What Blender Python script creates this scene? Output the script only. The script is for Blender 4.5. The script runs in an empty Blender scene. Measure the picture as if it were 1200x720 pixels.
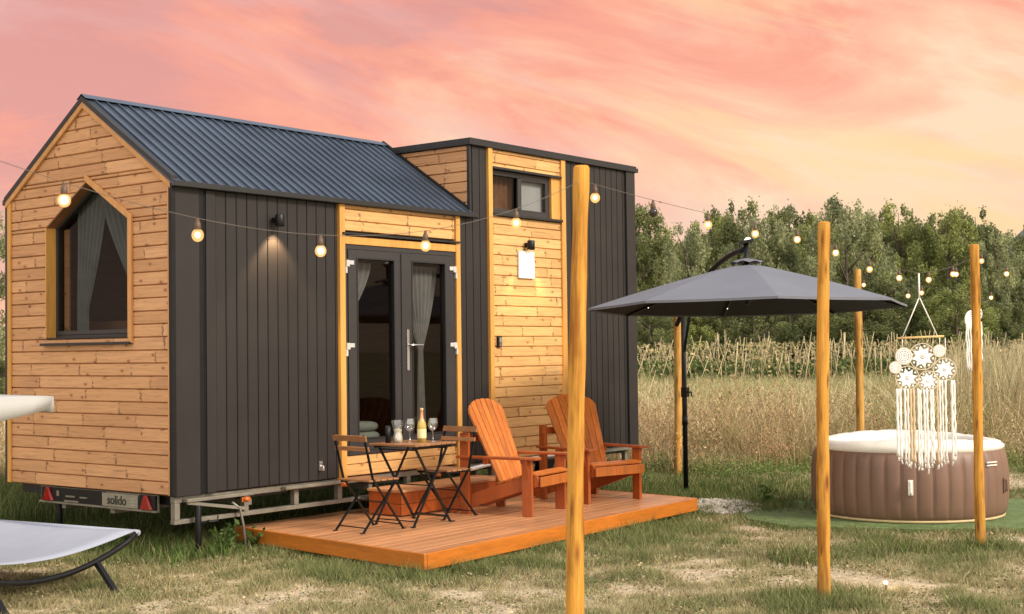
import bpy, bmesh, math, random
import numpy as np
from mathutils import Vector, Matrix, noise
R = math.radians
random.seed(7); rng = np.random.default_rng(11)
scene = bpy.context.scene
COL = scene.collection

# ------------------------------------------------------------------ materials
def new_mat(name):
    m = bpy.data.materials.new(name); m.use_nodes = True
    nt = m.node_tree; b = nt.nodes['Principled BSDF']
    return m, nt, b
def N(nt, t, **k):
    n = nt.nodes.new(t)
    for a, v in k.items():
        if a == 'inp':
            for i, x in v.items(): n.inputs[i].default_value = x
        else: setattr(n, a, v)
    return n
def L(nt, a, b): nt.links.new(a, b)
def ramp(nt, stops, fac):
    n = nt.nodes.new('ShaderNodeValToRGB'); e = n.color_ramp.elements
    while len(e) > 1: e.remove(e[-1])
    e[0].position = stops[0][0]; e[0].color = (*stops[0][1], 1)
    for p, c in stops[1:]:
        q = e.new(p); q.color = (*c, 1)
    L(nt, fac, n.inputs['Fac']); return n.outputs['Color']
def math_(nt, op, a, b=None, c=None):
    n = nt.nodes.new('ShaderNodeMath'); n.operation = op
    for i, v in enumerate((a, b, c)):
        if v is None: continue
        if isinstance(v, (int, float)): n.inputs[i].default_value = v
        else: L(nt, v, n.inputs[i])
    return n.outputs[0]
def mixc(nt, fac, a, b, mode='MIX'):
    n = nt.nodes.new('ShaderNodeMix'); n.data_type = 'RGBA'; n.blend_type = mode
    for i, v in ((0, fac), (6, a), (7, b)):
        if isinstance(v, (int, float)): n.inputs[i].default_value = v
        elif isinstance(v, tuple): n.inputs[i].default_value = (*v, 1)
        else: L(nt, v, n.inputs[i])
    return n.outputs[2]
def bump(nt, b, h, strength=.3, dist=.01):
    n = N(nt, 'ShaderNodeBump', inp={'Strength': strength, 'Distance': dist}); L(nt, h, n.inputs['Height']); L(nt, n.outputs[0], b.inputs['Normal'])

def plain(name, c, rough=.5, metal=0, var=.12, vscale=6, bumps=0., bscale=80, spec=None):
    m, nt, b = new_mat(name)
    tc = N(nt, 'ShaderNodeTexCoord'); nz = N(nt, 'ShaderNodeTexNoise', inp={'Scale': vscale, 'Detail': 6, 'Roughness': .6})
    L(nt, tc.outputs['Object'], nz.inputs['Vector'])
    lo = tuple(x * (1 - var) for x in c); hi = tuple(min(1, x * (1 + var)) for x in c)
    L(nt, ramp(nt, [(.3, lo), (.7, hi)], nz.outputs['Fac']), b.inputs['Base Color'])
    b.inputs['Roughness'].default_value = rough; b.inputs['Metallic'].default_value = metal
    if spec is not None: b.inputs['Specular IOR Level'].default_value = spec
    if bumps:
        n2 = N(nt, 'ShaderNodeTexNoise', inp={'Scale': bscale, 'Detail': 4}); L(nt, tc.outputs['Object'], n2.inputs['Vector'])
        bump(nt, b, n2.outputs['Fac'], bumps, .01)
    return m

def wood(name, c, grain=(1, 1, 1), rough=.5, var=.35, island=.25, dark=.5, knots=0., coat=0.):
    """stained timber; grain = coordinate scale, small value runs along the fibre"""
    m, nt, b = new_mat(name)
    tc = N(nt, 'ShaderNodeTexCoord'); geo = N(nt, 'ShaderNodeNewGeometry')
    off = N(nt, 'ShaderNodeVectorMath', operation='ADD'); sc_ = N(nt, 'ShaderNodeVectorMath', operation='MULTIPLY')
    cmb = N(nt, 'ShaderNodeCombineXYZ'); r7 = math_(nt, 'MULTIPLY', geo.outputs['Random Per Island'], 37.0)
    for i in range(3): L(nt, r7, cmb.inputs[i])
    L(nt, tc.outputs['Object'], sc_.inputs[0]); sc_.inputs[1].default_value = grain
    L(nt, sc_.outputs[0], off.inputs[0]); L(nt, cmb.outputs[0], off.inputs[1])
    n1 = N(nt, 'ShaderNodeTexNoise', inp={'Scale': 9, 'Detail': 7, 'Roughness': .65, 'Distortion': .6}); L(nt, off.outputs[0], n1.inputs['Vector'])
    n2 = N(nt, 'ShaderNodeTexNoise', inp={'Scale': 1.7, 'Detail': 3}); L(nt, off.outputs[0], n2.inputs['Vector'])
    lo = tuple(x * dark for x in c); hi = tuple(min(1, x * (1 + var)) for x in c)
    col = ramp(nt, [(.28, lo), (.5, c), (.75, hi)], n1.outputs['Fac'])
    col = mixc(nt, .5, col, ramp(nt, [(.3, tuple(x * .7 for x in c)), (.7, hi)], n2.outputs['Fac']))
    isl = math_(nt, 'MULTIPLY_ADD', geo.outputs['Random Per Island'], 2 * island, 1 - island)
    v = N(nt, 'ShaderNodeVectorMath', operation='SCALE'); L(nt, col, v.inputs[0]); L(nt, isl, v.inputs['Scale'])
    col = v.outputs[0]
    if knots:
        vo = N(nt, 'ShaderNodeTexVoronoi', inp={'Scale': knots}); s2 = N(nt, 'ShaderNodeVectorMath', operation='MULTIPLY')
        L(nt, tc.outputs['Object'], s2.inputs[0]); s2.inputs[1].default_value = (1.6, 1.6, .8)
        L(nt, s2.outputs[0], vo.inputs['Vector'])
        k = ramp(nt, [(.0, (1, 1, 1)), (.07, (.75, .75, .75)), (.13, (0, 0, 0))], vo.outputs['Distance'])
        col = mixc(nt, k, col, tuple(x * .28 for x in c))
    L(nt, col, b.inputs['Base Color']); b.inputs['Roughness'].default_value = rough
    b.inputs['Coat Weight'].default_value = coat; b.inputs['Coat Roughness'].default_value = .25
    bump(nt, b, n1.outputs['Fac'], .25, .004)
    return m

def pole_wood(name, c, dark=.5, rough=.72):
    m, nt, b = new_mat(name); b.inputs['Specular IOR Level'].default_value = .25
    tc = N(nt, 'ShaderNodeTexCoord'); geo = N(nt, 'ShaderNodeNewGeometry'); oi = N(nt, 'ShaderNodeObjectInfo')
    sn = N(nt, 'ShaderNodeSeparateXYZ'); L(nt, geo.outputs['Normal'], sn.inputs[0]); sp = N(nt, 'ShaderNodeSeparateXYZ'); L(nt, tc.outputs['Object'], sp.inputs[0])
    z = math_(nt, 'ADD', sp.outputs[2], math_(nt, 'MULTIPLY', oi.outputs['Random'], 30))
    def v(kz, kr):
        cm = N(nt, 'ShaderNodeCombineXYZ'); L(nt, math_(nt, 'MULTIPLY', sn.outputs[0], kr), cm.inputs[0]); L(nt, math_(nt, 'MULTIPLY', sn.outputs[1], kr), cm.inputs[1]); L(nt, math_(nt, 'MULTIPLY', z, kz), cm.inputs[2]); return cm.outputs[0]
    g = N(nt, 'ShaderNodeTexNoise', inp={'Scale': 3.2, 'Detail': 8, 'Roughness': .68, 'Distortion': .5}); L(nt, v(1.1, 1.5), g.inputs['Vector'])
    g2 = N(nt, 'ShaderNodeTexNoise', inp={'Scale': 1.0, 'Detail': 4}); L(nt, v(2.4, .8), g2.inputs['Vector'])
    col = ramp(nt, [(.30, tuple(x*dark for x in c)), (.46, c), (.70, tuple(x*1.28 for x in c))], g.outputs['Fac'])
    col = mixc(nt, 1.0, col, ramp(nt, [(.36, (.62, .50, .42)), (.5, (1, 1, 1)), (.68, (1.2, 1.2, 1.25))], g2.outputs['Fac']), 'MULTIPLY')
    vo = N(nt, 'ShaderNodeTexVoronoi', inp={'Scale': 1.0}); L(nt, v(4.6, .9), vo.inputs['Vector'])
    sh = N(nt, 'ShaderNodeSeparateColor'); L(nt, vo.outputs['Color'], sh.inputs[0]); gate = math_(nt, 'GREATER_THAN', sh.outputs[0], .35)
    k = math_(nt, 'MULTIPLY', ramp(nt, [(.0, (1, 1, 1)), (.17, (.85, .85, .85)), (.26, (.4, .4, .4)), (.42, (0, 0, 0))], vo.outputs['Distance']), gate)
    col = mixc(nt, k, col, (c[0]*.30, c[1]*.20, c[2]*.25))
    # dirt splashed on the foot
    ft = ramp(nt, [(0, (1, 1, 1)), (.12, (.4, .4, .4)), (.35, (0, 0, 0))], math_(nt, 'ADD', sp.outputs[2], math_(nt, 'MULTIPLY', g2.outputs['Fac'], .10)))
    col = mixc(nt, math_(nt, 'MULTIPLY', ft, .7), col, (.12, .085, .05))
    # fine drying cracks
    cr = N(nt, 'ShaderNodeTexNoise', inp={'Scale': 5.0, 'Detail': 2}); L(nt, v(.35, 2.2), cr.inputs['Vector'])
    ck = ramp(nt, [(.485, (0, 0, 0)), (.498, (1, 1, 1)), (.511, (0, 0, 0))], cr.outputs['Fac'])
    col = mixc(nt, math_(nt, 'MULTIPLY', ck, .45), col, tuple(x*.3 for x in c))
    L(nt, col, b.inputs['Base Color']); b.inputs['Roughness'].default_value = rough
    bump(nt, b, math_(nt, 'SUBTRACT', g.outputs['Fac'], math_(nt, 'ADD', k, ck)), .5, .006); return m
def cladding(name, c, row=.115, lo=.55, hi=1.0):
    """horizontal pine boards with butt joints, knots and a tone per board"""
    m, nt, b = new_mat(name)
    tc = N(nt, 'ShaderNodeTexCoord'); s = N(nt, 'ShaderNodeSeparateXYZ'); L(nt, tc.outputs['Object'], s.inputs[0])
    u = math_(nt, 'ADD', s.outputs[0], s.outputs[1]); z = s.outputs[2]
    ri = math_(nt, 'FLOOR', math_(nt, 'DIVIDE', math_(nt, 'SUBTRACT', z, .57), row))
    w = N(nt, 'ShaderNodeTexWhiteNoise', noise_dimensions='1D'); L(nt, ri, w.inputs['W'])
    wob = N(nt, 'ShaderNodeTexNoise', inp={'Scale': 34, 'Detail': 3}); L(nt, tc.outputs['Object'], wob.inputs['Vector'])
    uo = math_(nt, 'ADD', math_(nt, 'MULTIPLY_ADD', w.outputs['Value'], 7.3, u), math_(nt, 'MULTIPLY_ADD', wob.outputs['Fac'], .11, 5))
    length = math_(nt, 'MULTIPLY_ADD', w.outputs['Value'], hi - lo, lo)
    q = math_(nt, 'DIVIDE', uo, length); bi = math_(nt, 'FLOOR', q); fr = math_(nt, 'FRACT', q)
    d = math_(nt, 'MULTIPLY', math_(nt, 'MINIMUM', fr, math_(nt, 'SUBTRACT', 1, fr)), length)
    cmb = N(nt, 'ShaderNodeCombineXYZ'); L(nt, ri, cmb.inputs[0]); L(nt, bi, cmb.inputs[1])
    w2 = N(nt, 'ShaderNodeTexWhiteNoise', noise_dimensions='2D'); L(nt, cmb.outputs[0], w2.inputs['Vector'])
    # the joint only reaches part of each board so it reads like the photo's ragged checks
    jl = ramp(nt, [(.0, (1, 1, 1)), (.006, (.85, .85, .85)), (.015, (0, 0, 0))], d)
    gate = math_(nt, 'GREATER_THAN', wob.outputs['Fac'], .47)
    # grain
    v = N(nt, 'ShaderNodeCombineXYZ'); L(nt, math_(nt, 'MULTIPLY_ADD', w2.outputs['Value'], 40, math_(nt, 'MULTIPLY', u, 1.3)), v.inputs[0])
    L(nt, math_(nt, 'MULTIPLY', z, 26), v.inputs[1])
    g = N(nt, 'ShaderNodeTexNoise', inp={'Scale': 2.2, 'Detail': 8, 'Roughness': .62, 'Distortion': 1.1}); L(nt, v.outputs[0], g.inputs['Vector'])
    col = ramp(nt, [(.25, tuple(x * .58 for x in c)), (.48, c), (.8, tuple(min(1, x * 1.25) for x in c))], g.outputs['Fac'])
    tone = ramp(nt, [(0, (.86, .82, .78)), (.35, (.97, .96, .95)), (.7, (1.03, 1.03, 1.01)), (1, (1.10, 1.13, 1.18))], w2.outputs['Value'])
    col = mixc(nt, 1.0, col, tone, 'MULTIPLY')
    # knots
    kv = N(nt, 'ShaderNodeCombineXYZ'); L(nt, math_(nt, 'MULTIPLY_ADD', w.outputs['Value'], 9, math_(nt, 'MULTIPLY', u, 2.4)), kv.inputs[0]); L(nt, math_(nt, 'MULTIPLY', z, 4.3), kv.inputs[1])
    vo = N(nt, 'ShaderNodeTexVoronoi', voronoi_dimensions='2D', inp={'Scale': 1.55}); L(nt, kv.outputs[0], vo.inputs['Vector'])
    kk = ramp(nt, [(0, (1, 1, 1)), (.055, (.75, .75, .75)), (.105, (0, 0, 0))], vo.outputs['Distance'])
    kg = N(nt, 'ShaderNodeSeparateColor'); L(nt, vo.outputs['Color'], kg.inputs[0]); gk = math_(nt, 'GREATER_THAN', kg.outputs[0], .55)
    halo = ramp(nt, [(.0, (.45, .45, .45)), (.2, (0, 0, 0))], vo.outputs['Distance'])
    col = mixc(nt, math_(nt, 'MULTIPLY', kk, gk), col, tuple(x * .2 for x in c))
    col = mixc(nt, math_(nt, 'MULTIPLY', halo, gk), col, (c[0] * .75, c[1] * .5, c[2] * .4))
    col = mixc(nt, math_(nt, 'MULTIPLY', jl, math_(nt, 'MULTIPLY', gate, .85)), col, (c[0] * .16, c[1] * .11, c[2] * .1))
    L(nt, col, b.inputs['Base Color']); b.inputs['Roughness'].default_value = .55
    bump(nt, b, math_(nt, 'SUBTRACT', g.outputs['Fac'], jl), .3, .004)
    return m

M = {}
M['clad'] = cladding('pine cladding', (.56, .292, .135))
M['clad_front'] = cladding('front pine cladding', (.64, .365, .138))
M['trim'] = wood('honey pine trim', (.62, .31, .072), (6, 6, .6), .45, .25, .1, .75)
M['rake'] = wood('rake pine board', (.56, .27, .09), (5, 5, .8), .5, .25, .1, .7)
M['pole'] = pole_wood('peeled pole', (.50, .235, .036), .50)
M['pole_old'] = pole_wood('paler peeled pole', (.50, .27, .065), .5)
M['deck'] = wood('decking', (.50, .235, .110), (.45, 8, 8), .34, .3, .16, .62, coat=.15)
M['deckedge'] = wood('deck fascia', (.52, .155, .016), (.7, .7, 7), .38, .4, .1, .5, coat=.2)
M['ador'] = wood('orange stained timber', (.36, .078, .013), (7, 7, .7), .36, .35, .16, .6, coat=.2)
M['adorback'] = wood('lighter orange slats', (.46, .128, .020), (5, 5, .4), .40, .4, .30, .45, coat=.2)
M['bistro'] = wood('bistro slats', (.30, .14, .06), (5, 5, 5), .45, .3, .2, .6)
M['dark'] = plain('anthracite cladding', (.0220, .0188, .0180), .52, 0, .22, 1.3, .08, 120, .35)
M['darktrim'] = plain('anthracite flashing', (.014, .014, .015), .45, 0, .2, 5)
M['roof'] = plain('blue grey roof sheet', (.062, .080, .114), .30, .3, .22, 1.6, .03, 60)
M['pvc'] = plain('anthracite window frame', (.030, .027, .028), .42, 0, .1, 8)
M['black'] = plain('black steel', (.012, .012, .013), .42, .5, .2, 12)
M['galv'] = plain('galvanised steel', (.23, .21, .17), .45, .35, .2, 9, .1)
M['white'] = plain('white plastic', (.75, .74, .72), .4, 0, .05)
M['hinge'] = plain('pale grey hinge', (.52, .51, .50), .45)
M['hoop'] = plain('pale cane hoop', (.66, .55, .40), .7)
M['chrome'] = plain('brushed metal', (.6, .6, .6), .25, .9, .1)
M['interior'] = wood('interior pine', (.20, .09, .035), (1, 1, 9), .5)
M['bulb_socket'] = plain('bulb socket', (.10, .055, .03), .5)
M['wire'] = plain('light cable', (.13, .10, .08), .6)
M['curtain'] = plain('grey green curtain', (.19, .215, .20), .8, 0, .2, 4)
M['sheer'] = plain('sheer curtain', (.30, .285, .265), .8, 0, .2, 4)
M['brown'] = plain('brown curtain', (.30, .13, .06), .8, 0, .25, 8)
M['cushion'] = plain('sage cushion', (.30, .31, .25), .9, 0, .15, 10, .1)
M['tub'] = plain('taupe tub wall', (.185, .102, .068), .5, 0, .08, 3, .04, 150)
M['tubtop'] = plain('cream tub rim', (.82, .76, .68), .45, 0, .04)
M['sand'] = plain('sand piping', (.55, .42, .22), .6)
M['matting'] = plain('green ground mat', (.125, .180, .058), .9, 0, .35, 9, .6, 260)
M['canopy'] = plain('slate parasol fabric', (.150, .154, .182), .75, 0, .07, 2, .05, 400)
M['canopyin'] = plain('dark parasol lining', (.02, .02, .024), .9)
M['sling'] = plain('pale sling fabric', (.33, .35, .42), .8, 0, .05, 3, .06, 500)
M['shade'] = plain('off white awning', (.42, .41, .39), .85, 0, .05, 3, .05, 300)
M['cotton'] = plain('white cotton', (.84, .80, .74), .95, 0, .06, 20, .2, 300)
M['lace'] = plain('white lace', (.86, .84, .82), .9, 0, .04, 30)
M['beige'] = plain('beige cotton', (.62, .47, .30), .95, 0, .1, 20)
M['stick'] = wood('dowel', (.60, .40, .16), (4, 4, 4), .6)
M['pebble'] = plain('pale pebbles', (.45, .41, .37), .8, 0, .3, 5, .3, 40)
M['red'] = plain('red tail lamp', (.26, .004, .004), .15, 0, .2, 20)
M['amber'] = plain('amber reflector', (.45, .11, .015), .2, 0, .15, 20)
M['plateyel'] = plain('pale number plate', (.25, .23, .17), .4)
M['gold'] = plain('rose gold foil', (.75, .36, .20), .28, .8, .1)
M['bottleglass'] = plain('amber bottle', (.50, .36, .10), .1, 0, .2)
M['cream'] = plain('cream candle wax', (.70, .62, .44), .5)
M['labelpaper'] = plain('cream label paper', (.72, .62, .34), .5)
M['rubber'] = plain('tyre rubber', (.02, .02, .02), .8)
M['ink'] = plain('black lettering', (.01, .01, .01), .5)
M['sketch'] = plain('grey line drawing', (.38, .36, .33), .6)
def emis(name, c, s):
    m, nt, b = new_mat(name); b.inputs['Base Color'].default_value = (*c, 1)
    b.inputs['Emission Color'].default_value = (*c, 1); b.inputs['Emission Strength'].default_value = s; return m
M['bulb'] = emis('lit warm bulb', (1, .62, .27), 2.0)
def bulbglass():
    m = bpy.data.materials.new('amber lit bulb glass'); m.use_nodes = True; nt = m.node_tree; nt.nodes.clear()
    o = N(nt, 'ShaderNodeOutputMaterial'); t = N(nt, 'ShaderNodeBsdfTransparent', inp={'Color': (1, .9, .75, 1)}); e = N(nt, 'ShaderNodeEmission', inp={'Color': (1, .55, .20, 1), 'Strength': 1.9})
    mx = N(nt, 'ShaderNodeMixShader', inp={0: .45}); L(nt, t.outputs[0], mx.inputs[1]); L(nt, e.outputs[0], mx.inputs[2]); L(nt, mx.outputs[0], o.inputs[0]); return m
M['bulbglass'] = bulbglass(); M['filament'] = emis('glowing bulb core', (1, .80, .52), 9)
M['unlit'] = plain('unlit smoky bulb', (.03, .022, .018), .15)
M['lens'] = emis('lit lamp lens', (1, .86, .66), 3.5)
M['led'] = emis('tiny white led', (1, .93, .85), 3)
def glassy(name, tint=(.75, .78, .78), refl=.045, rough=.02):
    m = bpy.data.materials.new(name); m.use_nodes = True; nt = m.node_tree; nt.nodes.clear()
    o = N(nt, 'ShaderNodeOutputMaterial'); t = N(nt, 'ShaderNodeBsdfTransparent', inp={'Color': (*tint, 1)})
    g = N(nt, 'ShaderNodeBsdfGlossy', inp={'Roughness': rough}); mx = N(nt, 'ShaderNodeMixShader', inp={0: refl})
    L(nt, t.outputs[0], mx.inputs[1]); L(nt, g.outputs[0], mx.inputs[2]); L(nt, mx.outputs[0], o.inputs[0]); return m
M['glass'] = glassy('window glass', (.56, .57, .57), .026)
M['wineglass'] = glassy('wine glass', (.86, .88, .90), .30, .05)

def leafmat(name, stops, rough=.6, trans=.45, island=True):
    m, nt, b = new_mat(name)
    geo = N(nt, 'ShaderNodeNewGeometry'); col = ramp(nt, stops, geo.outputs['Random Per Island'])
    tc = N(nt, 'ShaderNodeTexCoord'); nz = N(nt, 'ShaderNodeTexNoise', inp={'Scale': 5.5, 'Detail': 3}); L(nt, tc.outputs['Object'], nz.inputs['Vector'])
    col = mixc(nt, 1.0, col, ramp(nt, [(.32, (.55, .58, .55)), (.66, (1.35, 1.3, 1.15))], nz.outputs['Fac']), 'MULTIPLY')
    L(nt, col, b.inputs['Base Color']); b.inputs['Roughness'].default_value = rough; b.inputs['Specular IOR Level'].default_value = .25
    o = nt.nodes['Material Output']; t = N(nt, 'ShaderNodeBsdfTranslucent'); L(nt, col, t.inputs['Color'])
    mx = N(nt, 'ShaderNodeMixShader', inp={0: trans}); L(nt, b.outputs[0], mx.inputs[1]); L(nt, t.outputs[0], mx.inputs[2]); L(nt, mx.outputs[0], o.inputs[0])
    return m
M['leafdark'] = leafmat('dark leaves', [(0, (.125, .145, .062)), (.5, (.19, .215, .092)), (1, (.28, .30, .14))])
M['leafmid'] = leafmat('mid green leaves', [(0, (.17, .20, .066)), (.5, (.265, .30, .105)), (1, (.40, .43, .17))])
M['leafpale'] = leafmat('silvery willow leaves', [(0, (.21, .235, .12)), (.5, (.32, .345, .19)), (1, (.46, .48, .29))])
M['crop'] = leafmat('crop leaves', [(0, (.05, .085, .025)), (.6, (.10, .15, .045)), (1, (.20, .25, .09))])
M['weed'] = leafmat('weed leaves', [(0, (.07, .12, .025)), (.6, (.12, .19, .045)), (1, (.19, .28, .10))])
M['bark'] = plain('grey brown bark', (.12, .09, .065), .9, 0, .3, 3, .5, 20)
M['cane'] = wood('bamboo cane', (.43, .34, .19), (5, 5, 1), .7, .3, .35, .6)

def vcolmat(name, rough=.85, trans=.3, mul=1.0):
    m, nt, b = new_mat(name)
    a = N(nt, 'ShaderNodeVertexColor', layer_name='Col'); geo = N(nt, 'ShaderNodeNewGeometry')
    col = mixc(nt, 1.0, a.outputs['Color'], ramp(nt, [(0, (.62, .62, .62)), (1, (1.38, 1.38, 1.38))], geo.outputs['Random Per Island']), 'MULTIPLY')
    L(nt, col, b.inputs['Base Color']); b.inputs['Roughness'].default_value = rough; b.inputs['Specular IOR Level'].default_value = .15
    o = nt.nodes['Material Output']; t = N(nt, 'ShaderNodeBsdfTranslucent'); L(nt, col, t.inputs['Color'])
    mx = N(nt, 'ShaderNodeMixShader', inp={0: trans}); L(nt, b.outputs[0], mx.inputs[1]); L(nt, t.outputs[0], mx.inputs[2]); L(nt, mx.outputs[0], o.inputs[0])
    return m
M['blade'] = vcolmat('grass blades')

# ------------------------------------------------------------------ mesh helpers
class MB:
    def __init__(s): s.v = []; s.f = []; s.smooth = set()
    def add(s, vs, fs, smooth=False):
        n = len(s.v); s.v += [tuple(v) for v in vs]
        for f in fs:
            if smooth: s.smooth.add(len(s.f))
            s.f.append(tuple(i + n for i in f))
        return s
    def box(s, a, b, mat=None):
        x0, y0, z0 = a; x1, y1, z1 = b
        vs = [Vector(p) for p in ((x0,y0,z0),(x1,y0,z0),(x1,y1,z0),(x0,y1,z0),(x0,y0,z1),(x1,y0,z1),(x1,y1,z1),(x0,y1,z1))]
        if mat is not None: vs = [mat @ v for v in vs]
        return s.add(vs, [(0,3,2,1),(4,5,6,7),(0,1,5,4),(1,2,6,5),(2,3,7,6),(3,0,4,7)])
    def bar(s, p, q, w, h, up=(0,0,1)):
        """rectangular bar from p to q, w across, h along 'up'"""
        p = Vector(p); q = Vector(q); d = (q - p); l = d.length; d.normalize(); up = Vector(up)
        sd = d.cross(up)
        if sd.length < 1e-4: sd = d.cross(Vector((0,1,0)))
        sd.normalize(); u = sd.cross(d).normalized()
        m = Matrix((( *sd, 0), (*d, 0), (*u, 0), (0,0,0,1))).transposed(); m.translation = p
        return s.box((-w/2, 0, -h/2), (w/2, l, h/2), m)
    def tube(s, pts, r, n=8, cap=True):
        pts = [Vector(p) for p in pts]; rs = r if isinstance(r, (list, tuple)) else [r] * len(pts)
        vs = []; prev = None
        for i, p in enumerate(pts):
            t = (pts[min(i+1, len(pts)-1)] - pts[max(i-1, 0)]).normalized()
            if prev is None:
                a = t.cross(Vector((0,0,1)));
                if a.length < .05: a = t.cross(Vector((0,1,0)))
            else: a = prev - t * prev.dot(t)
            a.normalize(); prev = a; b = t.cross(a)
            for k in range(n):
                g = 2*math.pi*k/n; vs.append(p + (a*math.cos(g) + b*math.sin(g)) * rs[i])
        fs = [(i*n+k, i*n+(k+1)%n, (i+1)*n+(k+1)%n, (i+1)*n+k) for i in range(len(pts)-1) for k in range(n)]
        m = len(s.v); s.add(vs, fs, True)
        if cap: s.f.append(tuple(m+k for k in range(n))[::-1]); s.f.append(tuple(m+(len(pts)-1)*n+k for k in range(n)))
        return s
    def lathe(s, prof, n=24, c=(0,0,0), smooth=True):
        vs = []; cx, cy, cz = c
        for r, z in prof:
            for k in range(n):
                g = 2*math.pi*k/n; vs.append((cx+r*math.cos(g), cy+r*math.sin(g), cz+z))
        fs = [(i*n+k, i*n+(k+1)%n, (i+1)*n+(k+1)%n, (i+1)*n+k) for i in range(len(prof)-1) for k in range(n)]
        return s.add(vs, fs, smooth)
    def ball(s, c, r, n=12, m=8, sz=1):
        return s.lathe([(max(1e-4, r*math.sin(math.pi*i/m)), -r*sz*math.cos(math.pi*i/m)) for i in range(m+1)], n, c)
    def grid(s, fn, nu, nv, smooth=True):
        vs = [fn(i/nu, j/nv) for j in range(nv+1) for i in range(nu+1)]
        fs = [(j*(nu+1)+i, j*(nu+1)+i+1, (j+1)*(nu+1)+i+1, (j+1)*(nu+1)+i) for j in range(nv) for i in range(nu)]
        return s.add(vs, fs, smooth)
    def build(s, name, mat, parent=None, bevel=0, solid=0):
        used = sorted({i for f in s.f for i in f}); mp = {v: i for i, v in enumerate(used)}
        me = bpy.data.meshes.new(name); me.from_pydata([s.v[i] for i in used], [], [tuple(mp[i] for i in f) for f in s.f]); me.update()
        for i in s.smooth: me.polygons[i].use_smooth = True
        me.materials.append(mat)
        o = bpy.data.objects.new(name, me); COL.objects.link(o)
        if parent: o.parent = parent
        if solid:
            m = o.modifiers.new('s', 'SOLIDIFY'); m.thickness = solid; m.offset = 0
        if bevel:
            m = o.modifiers.new('b', 'BEVEL'); m.width = bevel; m.segments = 2; m.limit_method = 'ANGLE'; m.angle_limit = R(40)
        return o
def tag(o, label=None, cat=None, group=None, kind=None):
    if label: o['label'] = label
    if cat: o['category'] = cat
    if group: o['group'] = group
    if kind: o['kind'] = kind
    return o
def thing(name, label, cat, loc=(0,0,0), rz=0, group=None):
    o = bpy.data.objects.new(name, None); o.empty_display_size = .2; COL.objects.link(o)
    o.location = loc; o.rotation_euler = (0,0,rz); return tag(o, label, cat, group)
def kids(o): return [c for c in bpy.data.objects if c.parent == o]
def copy_tree(o, parent=None):
    c = o.copy(); COL.objects.link(c); c.parent = parent
    for ch in kids(o): copy_tree(ch, c)
    return c
def np_mesh(name, verts, faces, mat, parent=None, colors=None):
    me = bpy.data.meshes.new(name); nv = len(verts); nf, k = faces.shape
    me.vertices.add(nv); me.vertices.foreach_set('co', verts.astype(np.float32).ravel())
    me.loops.add(nf*k); me.loops.foreach_set('vertex_index', faces.astype(np.int32).ravel())
    me.polygons.add(nf); me.polygons.foreach_set('loop_start', np.arange(0, nf*k, k, dtype=np.int32)); me.polygons.foreach_set('loop_total', np.full(nf, k, dtype=np.int32))
    me.update(calc_edges=True)
    if colors is not None:
        a = me.color_attributes.new('Col', 'FLOAT_COLOR', 'POINT')
        a.data.foreach_set('color', np.concatenate([colors, np.ones((nv,1))], 1).astype(np.float32).ravel())
    me.materials.append(mat); o = bpy.data.objects.new(name, me); COL.objects.link(o)
    if parent: o.parent = parent
    return o
def text_mesh(body, name, size, mat, parent, loc, rot):
    cu = bpy.data.curves.new('t', 'FONT'); cu.body = body; cu.size = size; cu.extrude = .0015; cu.align_x = 'CENTER'; cu.align_y = 'CENTER'; cu.offset = size*.012
    t = bpy.data.objects.new('t', cu); COL.objects.link(t); bpy.context.view_layer.update()
    me = bpy.data.meshes.new_from_object(t.evaluated_get(bpy.context.evaluated_depsgraph_get())); bpy.data.objects.remove(t)
    me.materials.clear(); me.materials.append(mat); me.name = name
    o = bpy.data.objects.new(name, me); COL.objects.link(o); o.parent = parent; o.location = loc; o.rotation_euler = rot; return o

# ------------------------------------------------------------------ camera
CAM = np.array([-7.634, -9.681, 1.795])
FWD = np.array([.78795, .61495, .03119]); RGT = np.array([.61551, -.78803, -.01269]); UPV = np.array([-.01678, -.02920, .99943])
F = 1616.85 / 1200
cd = bpy.data.cameras.new('camera'); cam = bpy.data.objects.new('camera', cd); COL.objects.link(cam)
mw = Matrix(((RGT[0], UPV[0], -FWD[0], CAM[0]), (RGT[1], UPV[1], -FWD[1], CAM[1]), (RGT[2], UPV[2], -FWD[2], CAM[2]), (0,0,0,1)))
cam.matrix_world = mw; cd.sensor_width = 36; cd.lens = 36 * F; cd.clip_end = 6000; cd.clip_start = .1
cd.dof.use_dof = True; cd.dof.focus_distance = 12.5; cd.dof.aperture_fstop = 8
scene.camera = cam
H_FWD = np.array([.788, .6155]); H_RGT = np.array([.6155, -.788])
def ground(lat, dep):  # lateral / depth in metres -> ground x, y
    return CAM[0] + H_FWD[0]*dep + H_RGT[0]*lat, CAM[1] + H_FWD[1]*dep + H_RGT[1]*lat

# ------------------------------------------------------------------ tiny house
Z0, ZE, ZR, ZT = .57, 3.315, 4.165, 4.112
W, LEN, XT = 2.55, 7.34, 4.04
YM = W/2
house = thing('tiny_house', 'tiny house on a trailer with anthracite cladding, honey pine gable and dark metal roof', 'house')

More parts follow.
